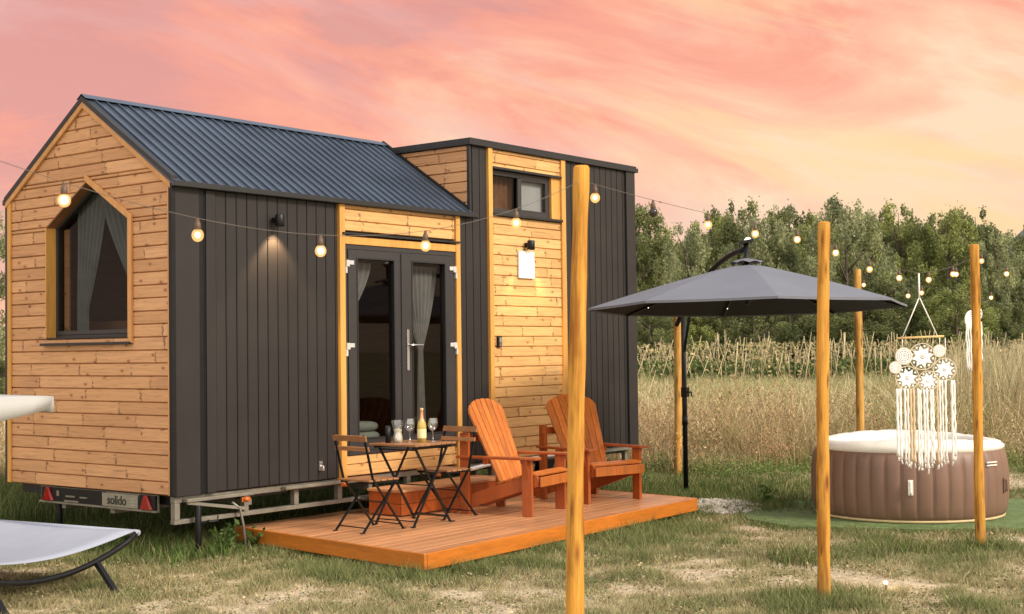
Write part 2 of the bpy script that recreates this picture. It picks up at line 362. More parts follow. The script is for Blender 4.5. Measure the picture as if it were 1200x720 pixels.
def row_prof(mb, fx, ua0, ua1, ub0, ub1, z0, z1, deep=.08, proud=.014):
    """one board; fx(u, d, z) maps to space, d outward. (ua0,ub0) ends at z0, (ua1,ub1) ends at z1"""
    e = .009; zs = [z0+.0015, z0+e, z1-e, z1-.0015]
    ds = [0, proud, proud, 0]; t = [(z-z0)/(z1-z0) for z in zs]
    vs = []
    for z, d, k in zip(zs, ds, t):
        vs.append(fx(ua0+(ua1-ua0)*k, d, z)); vs.append(fx(ub0+(ub1-ub0)*k, d, z))
    for k, z in ((1, z1), (0, z0)):
        vs.append(fx(ua0+(ua1-ua0)*k, -deep, z)); vs.append(fx(ub0+(ub1-ub0)*k, -deep, z))
    fs = [(0,1,3,2),(2,3,5,4),(4,5,7,6),(6,7,9,8),(8,9,11,10),(10,11,1,0),(0,2,4,6,8,10),(1,11,9,7,5,3)]
    mb.add(vs, fs)

def wood_front(x0, x1, z0, z1, name='pine_panel'):
    mb = MB(); n = int(round((z1-Z0)/.115)) + 1
    for i in range(n + 2):
        a, b = Z0+i*.115, Z0+(i+1)*.115
        if b <= z0 or a >= z1: continue
        a, b = max(a, z0), min(b, z1)
        if b - a < .03: continue
        row_prof(mb, lambda u, d, z: (u, -d, z), x0, x0, x1, x1, a, b)
    return mb.build(name, M['clad_front'], house)
# gable end boards (x = 0 plane, facing -x)
def rake_y(z):   # wall edges at height z
    return (0, W) if z <= ZE else (YM*(z-ZE)/(ZR-ZE), W - YM*(z-ZE)/(ZR-ZE))
WY0, WY1, WZ0, WZS, WZA, WYM = .60, 1.885, 1.95, 3.02, 3.41, 1.2425
def win_y(z):
    if z <= WZ0 or z >= WZA: return None
    if z <= WZS: return (WY0, WY1)
    k = (z-WZS)/(WZA-WZS); return (WY0+(WYM-WY0)*k, WY1+(WYM-WY1)*k)
mb = MB(); gx = lambda u, d, z: (-d, u, z)
cuts = sorted(set([Z0+.115*i for i in range(33)] + [ZE, WZ0, WZS, WZA, ZR-.01])); cuts = [c for c in cuts if c <= ZR-.009]
i = 0
rows = []
while i < len(cuts)-1:
    a, b = cuts[i], cuts[i+1]
    if b-a < .02: cuts.pop(i+1 if cuts[i+1] not in (WZ0, WZS, WZA, ZE) else i); i = max(0, i-1); rows = rows[:i]; continue
    rows.append((a, b)); i += 1
for a, b in rows:
    ra, rb = rake_y(a), rake_y(b); wa, wb = win_y(a+1e-4), win_y(b-1e-4)
    if wa or wb:
        wa = wa or wb; wb = wb or wa
        row_prof(mb, gx, ra[0], rb[0], wa[0], wb[0], a, b); row_prof(mb, gx, wa[1], wb[1], ra[1], rb[1], a, b)
    else: row_prof(mb, gx, ra[0], rb[0], ra[1], rb[1], a, b)
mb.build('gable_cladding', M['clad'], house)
# gable trims: yellow corner board, rake boards, black corner flashing
mb = MB(); mb.box((-.034, W-.085, Z0), (-.014, W-.03, ZE)); mb.build('corner_trim', M['trim'], house, .003)
mb = MB(); mb.box((-.034, .0265, Z0), (-.0145, .046, ZE)); mb.build('corner_trim', M['rake'], house, .003)
def rake(y_e, y_m, off, w, x0, x1, name, mat):
    mb = MB(); sgn = 1 if y_m > y_e else -1
    d = Vector((0, y_m-y_e, ZR-ZE)).normalized(); nrm = Vector((0, -d.z*sgn, abs(d.y)))
    a = Vector((0, y_e, ZE)) + nrm*off; b = Vector((0, y_m, ZR)) + nrm*off
    # mitre at the ridge: keep ends vertical
    def pt(p, o):  # slide along slope so that y stays
        q = p + nrm*o; q = q + d * ((p.y - q.y)/d.y); return q
    vs = []
    for x in (x0, x1):
        for p in (a, b):
            p0 = Vector((0, y_e if p is a else y_m, 0)); base = Vector((0, p.y, p.z)); base = base + d*((p0.y-base.y)/d.y)
            for o in (0, w):
                q = pt(base, o); vs.append((x, q.y, q.z))
    # order: x0:(a0,aw,b0,bw) x1:(...)
    mb.add(vs, [(0,1,3,2),(4,6,7,5),(0,4,5,1),(2,3,7,6),(0,2,6,4),(1,5,7,3)])
    return mb.build(name, mat, house, .002)
for ye, ym in ((0, YM), (W, YM)):
    rake(ye, ym, -.062, .052, -.040, -.0142, 'rake_board', M['rake'])
    rake(ye + (-.03 if ye == 0 else .004), ym, -.010, .040, -.048, .02, 'rake_flashing', M['darktrim'])
mb = MB(); mb.box((-.036, -.022, Z0-.005), (.0035, .026, ZE)); mb.build('corner_flashing', M['black'], house, .002)
mb = MB(); mb.box((-.030, W-.03, Z0-.005), (0, W+.012, ZE+.005)); mb.build('corner_flashing', M['darktrim'], house, .002)

# gable window: casing, reveals, frame, panes
win = MB()
def pent_ring(mb, ins, outs, x0, x1, edges=range(5)):
    """ring between two pentagons (offset outward) from x0 to x1"""
    def pent(o):
        k = (WZA-WZS)/((WY1-WY0)/2); s_ = math.sqrt(1+k*k)
        return [(WY0-o, WZ0-o), (WY1+o, WZ0-o), (WY1+o, WZS+o*(s_-k)), (WYM, WZA+o*s_), (WY0-o, WZS+o*(s_-k))]
    A, B = pent(ins), pent(outs); n = 5; vs = []
    for x in (x0, x1):
        vs += [(x, y, z) for y, z in A] + [(x, y, z) for y, z in B]
    fs = []
    for k in edges:
        j = (k+1) % n
        fs += [(k, j, n+j, n+k), (2*n+k, 3*n+k, 3*n+j, 2*n+j), (k, 2*n+k, 2*n+j, j), (n+k, n+j, 3*n+j, 3*n+k)]
    mb.add(vs, fs)
    return A
pent_ring(win, -.004, .050, -.040, -.0145, (3, 4)); wf = win.build('window_casing', M['rake'], house, .003)
rv = MB(); pent_ring(rv, -.016, -.0035, -.028, .14, (1,)); rvo = rv.build('window_jamb', M['trim'], house)
rv = MB(); pent_ring(rv, -.016, -.0035, -.024, .14, (2,)); rv.build('shade_toned_soffit', M['interior'], house)  # dark wood paints in the shade on the sloping soffit
rv = MB(); pent_ring(rv, -.016, -.0035, -.012, .14, (3, 4)); rv.build('window_reveal', M['rake'], house)
rv = MB(); pent_ring(rv, -.016, -.0035, -.020, .14, (0,)); rv.build('window_ledge', M['darktrim'], house)
rv = MB(); rv.box((.142, 1.755, WZ0+.05), (.160, 1.825, 3.0)); rv.build('reflection_strip', M['clad'], house)  # added light pine strip imitates the reflection of a lit jamb
fr = MB(); pent_ring(fr, -.040, -.0165, .075, .130); fr.box((.070, WY0+.040, WZ0+.0405), (.125, WY1-.040, WZ0+.080)); fro = fr.build('window_frame', M['pvc'], house, .004)
def pent_pts(o):
    k = (WZA-WZS)/((WY1-WY0)/2); s_ = math.sqrt(1+k*k)
    return [(WY0-o, WZ0-o), (WY1+o, WZ0-o), (WY1+o, WZS+o*(s_-k)), (WYM, WZA+o*s_), (WY0-o, WZS+o*(s_-k))]
g = MB(); g.add([(.100, y, z) for y, z in pent_pts(-.039)], [(0,1,2,3,4)]); g.build('pane', M['glass'], fro)
mb = MB(); mb.box((-.062, WY0-.04, WZ0-.060), (.10, WY1+.045, WZ0-.0355)); mb.build('window_sill', M['darktrim'], house, .003)

# front wall: anthracite standing panels
def dark_panel(x0, x1, z0, z1, name='dark_cladding', step=.125, base=.452, proud=0.):
    mb = MB(); mb.box((x0, -proud, z0), (x1, .08, z1))
    k = math.ceil((x0+.02-base)/step)
    while base + k*step < x1-.02:
        x = base + k*step
        # each pan is a slightly raised tray, leaving a shadow gap between
        mb.box((x-.001, -proud-.011, z0+.002), (x+.006, -proud-.0005, z1-.002)); k += 1
    xs = [x0] + [base+j*step for j in range(-60, 60) if x0+.02 < base+j*step < x1-.02] + [x1]
    for a, b in zip(xs[:-1], xs[1:]):
        aa, bb = a+.0105 if a != x0 else a+.004, b-.0065 if b != x1 else b-.004
        if bb-aa > .03: mb.box((aa, -proud-.007, z0+.003), (bb, -proud-.0006, z1-.003))
    return mb.build(name, M['dark'], house, .0015)
dark_panel(.33, 1.985, Z0, ZE-.06)
mb = MB(); mb.box((.004, -.011, Z0-.01), (.272, .08, ZE-.02)); mb.box((.340, -.024, Z0-.005), (.445, -.0075, ZE-.065)); mb.build('corner_panel', M['dark'], house, .003)
mb = MB(); mb.box((.2725, -.004, Z0-.01), (.3295, .08, ZE-.02)); mb.build('painted_gap_shadow', M['black'], house)  # nearly flush black strip, the groove's shadow put in as colour
dark_panel(3.825, 4.325, Z0, ZE-.06)
dark_panel(XT+.004, 4.325, ZE-.0595, ZT-.05)
dark_panel(5.80, 7.10, Z0, ZT-.05)
mb = MB(); mb.box((7.14, -.03, Z0-.01), (LEN, .08, ZT-.05)); mb.box((7.1005, .0, Z0-.01), (7.1395, .08, ZT-.05)); mb.build('corner_panel', M['dark'], house, .003)
# timber door bay and timber tower bay
wood_front(2.065, 3.750, 2.995, ZE-.055); wood_front(2.065, 3.750, Z0-.03, .775, 'pine_apron')
mb = MB(); mb.box((2.062, -.034, 2.865), (3.752, -.002, 2.94)); mb.build('door_head_board', M['trim'], house, .003)
mb = MB(); mb.box((2.02, -.060, 2.958), (3.80, -.004, 2.978)); mb.build('drip_flashing', M['darktrim'], house, .002)
for a, b, z1 in ((1.988, 2.062, ZE-.06), (3.753, 3.822, ZE-.06), (4.328, 4.398, ZT-.05), (5.715, 5.797, ZT-.05)):
    mb = MB(); mb.box((a, -.040, Z0-.03), (b, .06, z1)); mb.build('timber_trim', M['trim'], house, .003)
wood_front(4.40, 5.713, Z0, 3.31); wood_front(4.40, 5.713, 3.86, ZT-.05)
mb = MB(); mb.box((5.545, -.012, 3.345), (5.713, .08, 3.855)); mb.build('window_side_board', M['trim'], house)
mb = MB(); mb.box((4.402, -.06, 3.312), (5.712, .08, 3.340)); mb.build('window_sill', M['darktrim'], house, .003)
mb = MB(); mb.box((4.402, -.05, 3.835), (5.712, .02, 3.859)); mb.build('window_head_flashing', M['darktrim'], house, .003)
# top window frame (two panes), slightly recessed
def rect_frame(mb, x0, x1, z0, z1, w, y0, y1):
    mb.box((x0, y0, z0), (x0+w, y1, z1)); mb.box((x1-w, y0, z0), (x1, y1, z1)); mb.box((x0+w, y0, z0), (x1-w, y1, z0+w)); mb.box((x0+w, y0, z1-w), (x1-w, y1, z1))
f = MB(); rect_frame(f, 4.402, 5.543, 3.343, 3.833, .055, .02, .085); f.box((4.93, .018, 3.400), (4.985, .045, 3.775)); tf = f.build('window_frame', M['pvc'], house, .003)
g = MB(); g.add([(4.457, .05, 3.398), (4.93, .05, 3.398), (4.93, .05, 3.778), (4.457, .05, 3.778)], [(0,1,2,3)]); g.add([(4.985, .036, 3.399), (5.487, .036, 3.399), (5.487, .036, 3.777), (4.985, .036, 3.777)], [(0,1,2,3)]); g.build('pane', M['glass'], tf)
f = MB()
rect_frame(f, 4.986, 5.487, 3.3985, 3.7765, .018, .022, .046); f.build('sash', M['pvc'], tf, .002)

# door frame, two leaves
f = MB(); f.box((2.064, -.022, .78), (2.105, .06, 2.862)); f.box((3.709, -.022, .78), (3.750, .06, 2.862)); f.box((2.105, -.022, 2.815), (3.709, .06, 2.862)); f.box((2.105, -.03, .778), (3.709, .06, .815))
f.build('door_frame', M['pvc'], house, .003)
def door_leaf(x0, x1, gx0, gx1, active):
    d = MB(); z0, z1, gz0, gz1 = .818, 2.812, .925, 2.735
    d.box((x0, -.034, z0), (gx0, .04, z1)); d.box((gx1, -.034, z0), (x1, .04, z1)); d.box((gx0, -.034, z0), (gx1, .04, gz0)); d.box((gx0, -.034, gz1), (gx1, .04, z1))
    o = d.build('door', M['pvc'], house, .004)
    b = MB(); rect_frame(b, gx0-.001, gx1+.001, gz0-.001, gz1+.001, .014, -.040, .01); b.build('glazing_bead', M['darktrim'], o, .002)
    g = MB(); g.add([(gx0+.013, .0, gz0+.013), (gx1-.013, .0, gz0+.013), (gx1-.013, .0, gz1-.013), (gx0+.013, .0, gz1-.013)], [(0,1,2,3)]); g.build('pane', M['glass'], o)
    if active:
        h = MB(); h.box((2.945, -.048, 1.60), (2.978, -.0345, 2.02)); h.tube([(2.961, -.05, 1.86), (2.961, -.095, 1.86), (2.975, -.10, 1.86), (3.13, -.10, 1.86)], .011, 8); h.build('handle', M['chrome'], o, .002)
    return o
dl = door_leaf(2.108, 2.885, 2.225, 2.775, False); dr = door_leaf(2.889, 3.706, 3.035, 3.575, True)
mb = MB(); mb.box((2.868, -.048, .83), (2.908, -.0345, 2.80)); mb.build('meeting_stile', M['pvc'], dr, .003)
for o, x in ((dl, 2.092), (dr, 3.722)):
    for z in (2.62, 1.80):
        s_ = 1 if x < 3 else -1
        h = MB(); h.box((x-.022, -.050, z+.02), (x+.022, -.0232, z+.085)) ; h.box((min(x+s_*.0225, x+s_*.085), -.047, z+.040), (max(x+s_*.0225, x+s_*.085), -.0345, z+.082)); h.box((x-s_*.022-.010, -.050, z-.045), (x-s_*.022+.012, -.0232, z+.018)); h.build('hinge', M['hinge'], o, .003)

# dormer side wall (faces -x) over the pitched roof, roofs, eaves
mb = MB()
def slope_y(z): return YM*(z-ZE)/(ZR-ZE)
for i in range(8):
    a, b = ZE+.115*i, min(ZE+.115*(i+1), ZT-.05)
    if b-a < .02: break
    # from front edge y=.02 back to where the slope meets the row
    row_prof(mb, lambda u, d, z: (XT-d, u, z), .024, .024, slope_y(a)+.02 if slope_y(a) > .03 else .03, slope_y(b)+.02, a, b, .05)
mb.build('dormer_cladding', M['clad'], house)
mb = MB(); mb.box((XT-.022, -.018, ZE-.04), (XT+.0035, .022, ZT-.05)); mb.build('corner_flashing', M['darktrim'], house, .002)
# pitched roof sheets with trapezoid ribs
def roof_sheet(front):
    mb = MB(); y_e, y_m = (-.060, YM) if front else (W+.022, YM)
    sl = (ZR-ZE)/YM; sg = 1 if front else -1
    nrm = Vector((0, -sl*sg, 1)).normalized()
    x0, x1 = -.046, XT-.002 if front else XT-.002
    prof = []; x = x0; step = .125
    while x < x1:
        for dx, h in ((0, 0), (.101, 0), (.1035, .021), (.1135, .021), (.116, 0)):
            if x+dx <= x1: prof.append((x+dx, h))
        x += step
    prof.append((x1, 0))
    def P(x, h, y, lift): z = ZE + sl*(y if front else W-y) ; q = Vector((x, y, z)) + nrm*(.022+h+lift); return (q.x, q.y, q.z)
    vs = []
    for x, h in prof: vs += [P(x, h, y_e, 0), P(x, h, y_m, 0)]
    n = len(prof); mb.add(vs, [((2*i, 2*i+2, 2*i+3, 2*i+1) if front else (2*i, 2*i+1, 2*i+3, 2*i+2)) for i in range(n-1)])
    # underside slab
    a = [P(x0, -.006, y_e, 0), P(x1, -.006, y_e, 0), P(x1, -.006, y_m, 0), P(x0, -.006, y_m, 0)]; b = [(p[0], p[1], p[2]-.035) for p in a]
    mb.add(a+b, [(0,1,2,3), (7,6,5,4), (0,4,5,1), (1,5,6,2), (2,6,7,3), (3,7,4,0)])
    return mb
rf = roof_sheet(True).build('roof', M['roof'], house); roof_sheet(False).build('roof', M['roof'], house)
mb = MB()
for sg in (1, -1):
    k = .30*.7; sl = (ZR-ZE)/YM
    vs = [(x, YM - sg*dy, ZR+.049 - abs(dy)*sl + .006) for x in (-.048, XT-.004) for dy in (0, .07)]
    mb.add(vs, [(0,1,3,2)])
mb.build('ridge_cap', M['roof'], rf, 0, .004)
mb = MB(); mb.box((-.045, -.085, ZE-.060), (XT+.045, -.022, ZE-.010)); mb.build('eaves_flashing', M['darktrim'], house, .004)
mb = MB(); mb.box((.0, -.02, ZE-.058), (XT, .08, ZE-.012)); mb.build('wall_plate', M['darktrim'], house)
mb = MB(); mb.bar((XT-.012, .0, ZE+.045), (XT-.012, YM+.02, ZR+.060), .03, .035); mb.build('roof_abutment_flashing', M['darktrim'], house)
# tower roof, low pitch
mb = MB(); x0, x1 = XT-.05, LEN+.05
mb.box((x0, -.055, ZT-.05), (x1, W+.05, ZT+.005)); mb.box((x0+.02, -.04, ZT+.0055), (x1-.02, W+.03, ZT+.03)); mb.build('tower_roof', M['darktrim'], house, .005)
# back & far end walls, floor, inner lining
mb = MB(); mb.box((.0, W-.08, Z0), (LEN, W, ZE-.01)); mb.box((XT, W-.08, ZE-.009), (LEN, W, ZT-.051)); mb.box((LEN-.08, .081, Z0), (LEN, W-.081, ZT-.051)); mb.build('rear_wall', M['dark'], house)
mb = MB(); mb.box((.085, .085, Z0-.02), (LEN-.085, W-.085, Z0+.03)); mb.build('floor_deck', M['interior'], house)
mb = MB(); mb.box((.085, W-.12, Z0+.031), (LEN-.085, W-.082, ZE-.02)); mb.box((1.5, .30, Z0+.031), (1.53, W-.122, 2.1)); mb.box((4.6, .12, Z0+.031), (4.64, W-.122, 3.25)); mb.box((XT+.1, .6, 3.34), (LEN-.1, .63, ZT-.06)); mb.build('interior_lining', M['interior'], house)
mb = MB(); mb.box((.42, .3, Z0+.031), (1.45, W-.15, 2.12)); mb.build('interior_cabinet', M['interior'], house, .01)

# trailer under the house
mb = MB()
for x0, x1, zt in ((.02, .72, 0), (.72, 2.05, 0), (2.05, 4.0, 0), (4.0, 7.2, 0)):
    mb.box((x0, .03, .315), (x1-.002, .09, .355)); mb.box((x0, .03, .50), (x1-.002, .09, .555))
for x in (.02, .80, 1.42, 2.0, 3.0, 4.4, 5.35, 6.2, 7.1): mb.box((x, .025, .356), (x+.055, .085, .499))
mb.box((.10, -.045, .505), (.86, .020, .535)); mb.box((1.25, -.045, .515), (2.05, .020, .545)); mb.box((3.9, -.045, .515), (7.2, .020, .545))
mb.bar((.12, -.015, .50), (.78, -.015, .39), .03, .03)
for y in (.9, 1.65): mb.box((.03, y, .36), (7.2, y+.06, .50))
for x in (.9, 2.5, 4.2, 5.9): mb.box((x, .092, .40), (x+.05, W-.1, .46))
mb.build('trailer_frame', M['galv'], house, .004)
mb = MB(); mb.box((.095, .1, .47), (7.2, W-.1, .549)); mb.build('underfloor', M['darktrim'], house)
mb = MB(); mb.box((-.012, .25, .408), (.012, 2.02, .426)); mb.box((.012, .25, .408), (.03, 2.02, .56)); tb = mb.build('rear_light_bar', M['galv'], house, .002)
for ya, yb in ((1.0, 1.98), (.26, .49)): mb = MB(); mb.box((-.010, ya, .4275), (.0115, yb, .555)); mb.build('lamp_backing', M['black'], tb)
for y in (.375, 1.86):
    t = MB(); w_ = .085
    vs = [(-.011, y-w_, .432), (-.011, y+w_, .432), (-.011, y+.02, .555), (-.011, y-.02, .555)]; vs += [(-.035, v[1]*.85+y*.15, v[2]) for v in vs]
    t.add(vs, [(0,1,2,3)[::-1], (4,5,6,7), (0,4,5,1)[::-1], (1,5,6,2)[::-1], (2,6,7,3)[::-1], (3,7,4,0)[::-1]]); t.build('tail_lamp', M['red'], tb, .004)
mb = MB(); mb.box((-.016, .50, .430), (-.0105, 1.02, .548)); pl = mb.build('number_plate', M['plateyel'], tb, .002)
text_mesh('solido', 'lettering', .115, M['ink'], pl, (-.018, .80, .487), (R(90), 0, R(-90)))
mb = MB()
for k in range(3): mb.box((-.018, .53, .455+k*.028), (-.0165, .62, .461+k*.028))
mb.build('plate_marks', M['sketch'], pl)
mb = MB(); mb.box((-.02, 1.38, .433), (-.0105, 1.60, .448)); mb.box((-.02, 1.25, .478), (-.0105, 1.36, .49)); mb.box((-.02, 1.44, .478), (-.0105, 1.58, .492)); mb.box((-.02, 1.69, .48), (-.0105, 1.72, .53)); mb.build('wiring_clips', M['galv'], tb)
for x, z in ((.76, .475), (2.02, .505), (3.4, .49)):
    a = MB(); a.ball((x, -.052, z), .034, 12, 8, .75); a.box((x-.05, -.048, z-.02), (x+.05, -.0455, z+.02)); a.build('side_reflector', M['amber'], house)
for x, y in ((.22, -.04), (.20, 2.0), (3.9, .5)):
    j = MB(); j.tube([(x, y, .47), (x, y, .05)], .028, 10); j.tube([(x, y, .20), (x, y, .012)], .018, 8); j.box((x-.07, y-.07, .008), (x+.07, y+.07, .02)); j.bar((x, y, .30), (x+.05, y-.09, .34), .02, .02); j.tube([(x+.04, y-.09, .33), (x+.12, y-.11, .33), (x+.13, y-.11, .38)], .008, 6)
    j.build('corner_jack', M['black'], house, .002)
for x in (5.0, 5.85):
    w_ = MB(); w_.lathe([(.17, -.09), (.28, -.10), (.32, -.07), (.32, .07), (.28, .10), (.17, .09)], 28)
    tyre = w_.build('wheel', M['rubber'], house); tyre.location = (x, .22, .32); tyre.rotation_euler = (R(90), 0, 0)
    h = MB(); h.lathe([(.001, .03), (.06, .05), (.09, .03), (.165, .085), (.175, .08)], 20); h.lathe([(.175, -.08), (.001, -.05)], 20); h.build('rim', M['galv'], tyre)
ar = MB()
pts = []
for k in range(25):
    g_ = k/24
    if g_ < .3: a_ = math.pi*(1-g_/.3*.5); pts.append((5.0+.42*math.cos(a_), .30+.40*math.sin(a_)))
    elif g_ > .7: a_ = math.pi*.5*(1-(g_-.7)/.3); pts.append((5.85+.42*math.cos(a_), .30+.40*math.sin(a_)))
    else: pts.append((5.0+.85*(g_-.3)/.4, .70))
pts = [(x, min(z, .555)) for x, z in pts]
vs = []
for x, z in pts: vs += [(x, -.10, z), (x, .20, z)]
ar.add(vs, [(2*i, 2*i+1, 2*i+3, 2*i+2) for i in range(24)]); ar.build('mudguard', M['white'], house, 0, .012)
# fender lip of the rear axle, seen behind the first wooden chair
ar = MB(); ar.tube([(3.75, -.09, .50), (4.25, -.10, .545), (4.60, -.10, .525), (4.80, -.10, .40), (4.86, -.10, .28)], .022, 8); ar.build('mudguard_lip', M['white'], house)
ho = MB(); ho.tube([(.62, -.02, .46), (.70, -.03, .40), (.74, -.03, .25), (.76, -.04, .02)], .012, 8); ho.build('drain_hose', M['galv'], house)

# wall lamps, drawing plate, keypad
def wall_lamp(x, z):
    l = MB(); l.lathe([(.001, .055), (.040, .055), (.044, .050), (.044, -.05), (.040, -.055), (.034, -.04)], 20, (x, -.095, z)); l.box((x-.02, -.09, z-.02), (x+.02, -.012, z+.03)); o = l.build('wall_lamp', M['black'], house)
    e = MB(); e.lathe([(.001, -.045), (.0365, -.0455)], 16, (x, -.095, z)); e.build('lamp_lens', M['lens'], o)
    ld = bpy.data.lights.new('lamp_light', 'SPOT'); ld.energy = 75; ld.color = (1, .66, .34); ld.spot_size = R(95); ld.spot_blend = .5; ld.shadow_soft_size = .03
    lo = bpy.data.objects.new('lamp_light', ld); COL.objects.link(lo); lo.parent = o; lo.location = (x, -.095, z-.062); lo.rotation_euler = (0, 0, 0)
    return o
l1 = wall_lamp(1.15, 3.03); l2 = wall_lamp(5.02, 3.0)
mb = MB(); mb.box((4.86, -.045, 2.62), (5.15, -.018, 2.93)); pt_ = mb.build('wall_plaque', M['white'], house, .003)
mb = MB()
for (cx, cz, r) in ((4.96, 2.76, .05), (5.05, 2.72, .04), (4.99, 2.83, .03)):
    mb.tube([(cx+r*math.cos(a*.5), -.0475, cz+r*.8*math.sin(a*.5)) for a in range(13)], .0018, 4)
mb.tube([(4.90, -.0475, 2.68), (4.97, -.0475, 2.70), (5.02, -.0475, 2.67), (5.11, -.0475, 2.69)], .0018, 4); mb.build('plaque_drawing', M['sketch'], pt_)
mb = MB(); mb.box((4.46, -.045, 1.83), (4.53, -.0145, 1.955)); kp = mb.build('keypad', M['black'], house, .006)
mb = MB(); mb.box((4.475, -.049, 1.885), (4.515, -.0455, 1.94)); [mb.box((4.476+.016*i, -.049, 1.84+.014*j), (4.486+.016*i, -.0455, 1.85+.014*j)) for i in range(3) for j in range(3)]; mb.build('keypad_buttons', M['chrome'], kp)
mb = MB(); mb.tube([(1.72, -.02, .70), (1.72, -.06, .70), (1.72, -.06, .66)], .012, 8); mb.box((1.70, -.03, .66), (1.74, -.0085, .75)); mb.build('outdoor_socket', M['chrome'], house, .002)

# curtains and cushion inside
def curtain(name, label, pts_top, pts_bot, mat, folds=7, amp=.025, normal=(0,1,0), pinch=None, cat='curtain'):
    """cloth between a top edge (2 pts) and a bottom edge (2 pts), with an optional pinch (z, 2 pts)"""
    tA, tB = map(Vector, pts_top); bA, bB = map(Vector, pts_bot); nrm = Vector(normal); mb = MB()
    rowsn = 24
    def fn(u, v):
        if pinch:
            pv, pA, pB = pinch; pA = Vector(pA); pB = Vector(pB)
            if v < pv: k = v/pv; k2 = k**1.5; a = tA.lerp(pA, k2); b = tB.lerp(pB, k2); zz = tA.z + (pA.z-tA.z)*k
            else: k = (v-pv)/(1-pv); a = pA.lerp(bA, k); b = pB.lerp(bB, k); zz = pA.z + (bA.z-pA.z)*k
        else: a = tA.lerp(bA, v); b = tB.lerp(bB, v); zz = a.z
        p = a.lerp(b, u); p.z = zz
        wd = (b-a).length / max(.01, (tB-tA).length)
        return tuple(p + nrm * amp * (.4+.6*min(1, wd)) * math.sin(u*folds*2*math.pi + v*1.3))
    mb.grid(fn, folds*8, rowsn); o = mb.build(name, mat); return tag(o, label, cat)
curtain('curtain', 'grey green curtain tied back at the left of the pentagonal gable window', [(.19, 1.20, 3.47), (.19, 1.66, 3.47)], [(.19, 1.52, 2.02), (.19, 1.68, 2.02)], M['curtain'], 6, .022, (1,0,0), (.80, (.19, 1.52, 2.25), (.19, 1.68, 2.25)))
curtain('curtain', 'grey green curtain drawn to the right edge of the pentagonal gable window', [(.19, 1.37, 3.47), (.19, .86, 3.47)], [(.19, .86, 2.02), (.19, .74, 2.02)], M['curtain'], 5, .022, (1,0,0), (.72, (.19, .86, 2.45), (.19, .74, 2.45)))
curtain('door_curtain', 'pale sheer curtain swept sideways behind the left door pane', [(2.17, .13, 2.70), (2.60, .13, 2.72)], [(2.14, .13, .95), (2.18, .13, .95)], M['sheer'], 5, .018, (0,1,0), (.42, (2.15, .13, 2.05), (2.20, .13, 2.05)))
curtain('door_curtain', 'long pale sheer curtain gathered at its middle behind the right door pane', [(3.06, .13, 2.70), (3.62, .13, 2.72)], [(3.29, .13, .9), (3.42, .13, .9)], M['sheer'], 7, .018, (0,1,0), (.45, (3.31, .13, 1.82), (3.38, .13, 1.82)))
curtain('loft_curtain', 'brown curtain behind the left pane of the high loft window', [(4.62, .15, 3.80), (5.00, .15, 3.80)], [(4.62, .15, 3.37), (5.00, .15, 3.37)], M['brown'], 4, .012)
mb = MB(); mb.box((5.02, .09, 3.37), (5.54, .10, 3.80)); tag(mb.build('pane_reflection_sheet', M['white']), 'white sheet standing in for the reflection in the right pane of the loft window', 'window reflection')  # added white sheet, stands in for the pane's white reflection
mb = MB()
for zc, w_ in ((.93, .30), (1.03, .27)):
    mb.grid(lambda u, v: (2.50 + w_*math.copysign(abs(math.cos(2*math.pi*u))**.5, math.cos(2*math.pi*u))*math.sin(math.pi*v)**.35, .30+.15*math.copysign(abs(math.sin(2*math.pi*u))**.5, math.sin(2*math.pi*u))*math.sin(math.pi*v)**.35, zc-.055*math.cos(math.pi*v)), 20, 10)
mb.box((2.2, .17, Z0+.032), (2.8, .45, .87)); tag(mb.build('floor_cushion', M['cushion']), 'sage green cushions stacked just inside the left glass door', 'cushion')

# ------------------------------------------------------------------ deck
FL, FR, BL, BR = Vector((.65, -2.30)), Vector((5.29, -2.055)), Vector((1.0, .36)), Vector((5.62, .36))
DZ = .18
deck = thing('wooden_deck', 'low orange stained timber deck laid in front of the glass doors', 'deck', (3, -1, 0))
o3 = Vector((3, -1, 0))
mb = MB(); nb = 19
for i in range(nb):
    t0, t1 = i/nb, (i+1)/nb; e = .0016
    a0 = FL.lerp(BL, t0+e); a1 = FL.lerp(BL, t1-e); b0 = FR.lerp(BR, t0+e); b1 = FR.lerp(BR, t1-e)
    split = random.choice((.35, .5, .66, 1.0, .45))
    segs = [(0, split), (split+.0006, 1)] if split < 1 else [(0, 1)]
    for s0, s1 in segs:
        c = [a0.lerp(b0, s0), a0.lerp(b0, s1), a1.lerp(b1, s1), a1.lerp(b1, s0)]
        vs = [(p.x-3, p.y+1, DZ-.028) for p in c] + [(p.x-3, p.y+1, DZ - random.random()*.0015) for p in c]
        mb.add(vs, [(3,2,1,0),(4,5,6,7),(0,1,5,4),(1,2,6,5),(2,3,7,6),(3,0,4,7)])
mb.build('deck_boards', M['deck'], deck, .003)
def edge_board(a, b, z0, z1, t, name='fascia_board'):
    mb = MB(); d = (b-a).normalized(); n = Vector((d.y, -d.x))
    mb.bar((a.x-3+n.x*t/2, a.y+1+n.y*t/2, (z0+z1)/2), (b.x-3+n.x*t/2, b.y+1+n.y*t/2, (z0+z1)/2), t, z1-z0); return mb.build(name, M['deckedge'], deck, .005)
edge_board(FL + Vector((0, 0)), FR, DZ-.13, DZ+.002, .03); edge_board(BL, FL + (FL-BL).normalized()*.03, DZ-.13, DZ+.001, .03); edge_board(FR, BR, DZ-.13, DZ+.001, .03)
mb = MB()
for s_ in (.03, .25, .5, .75, .97):
    for t_ in (.04, .5, .95):
        p = FL.lerp(FR, s_).lerp(BL.lerp(BR, s_), t_); mb = MB(); mb.box((p.x-3.05, p.y+.95, 0), (p.x-2.95, p.y+1.05, DZ-.029)); mb.build('bearer_block', M['deckedge'], deck)
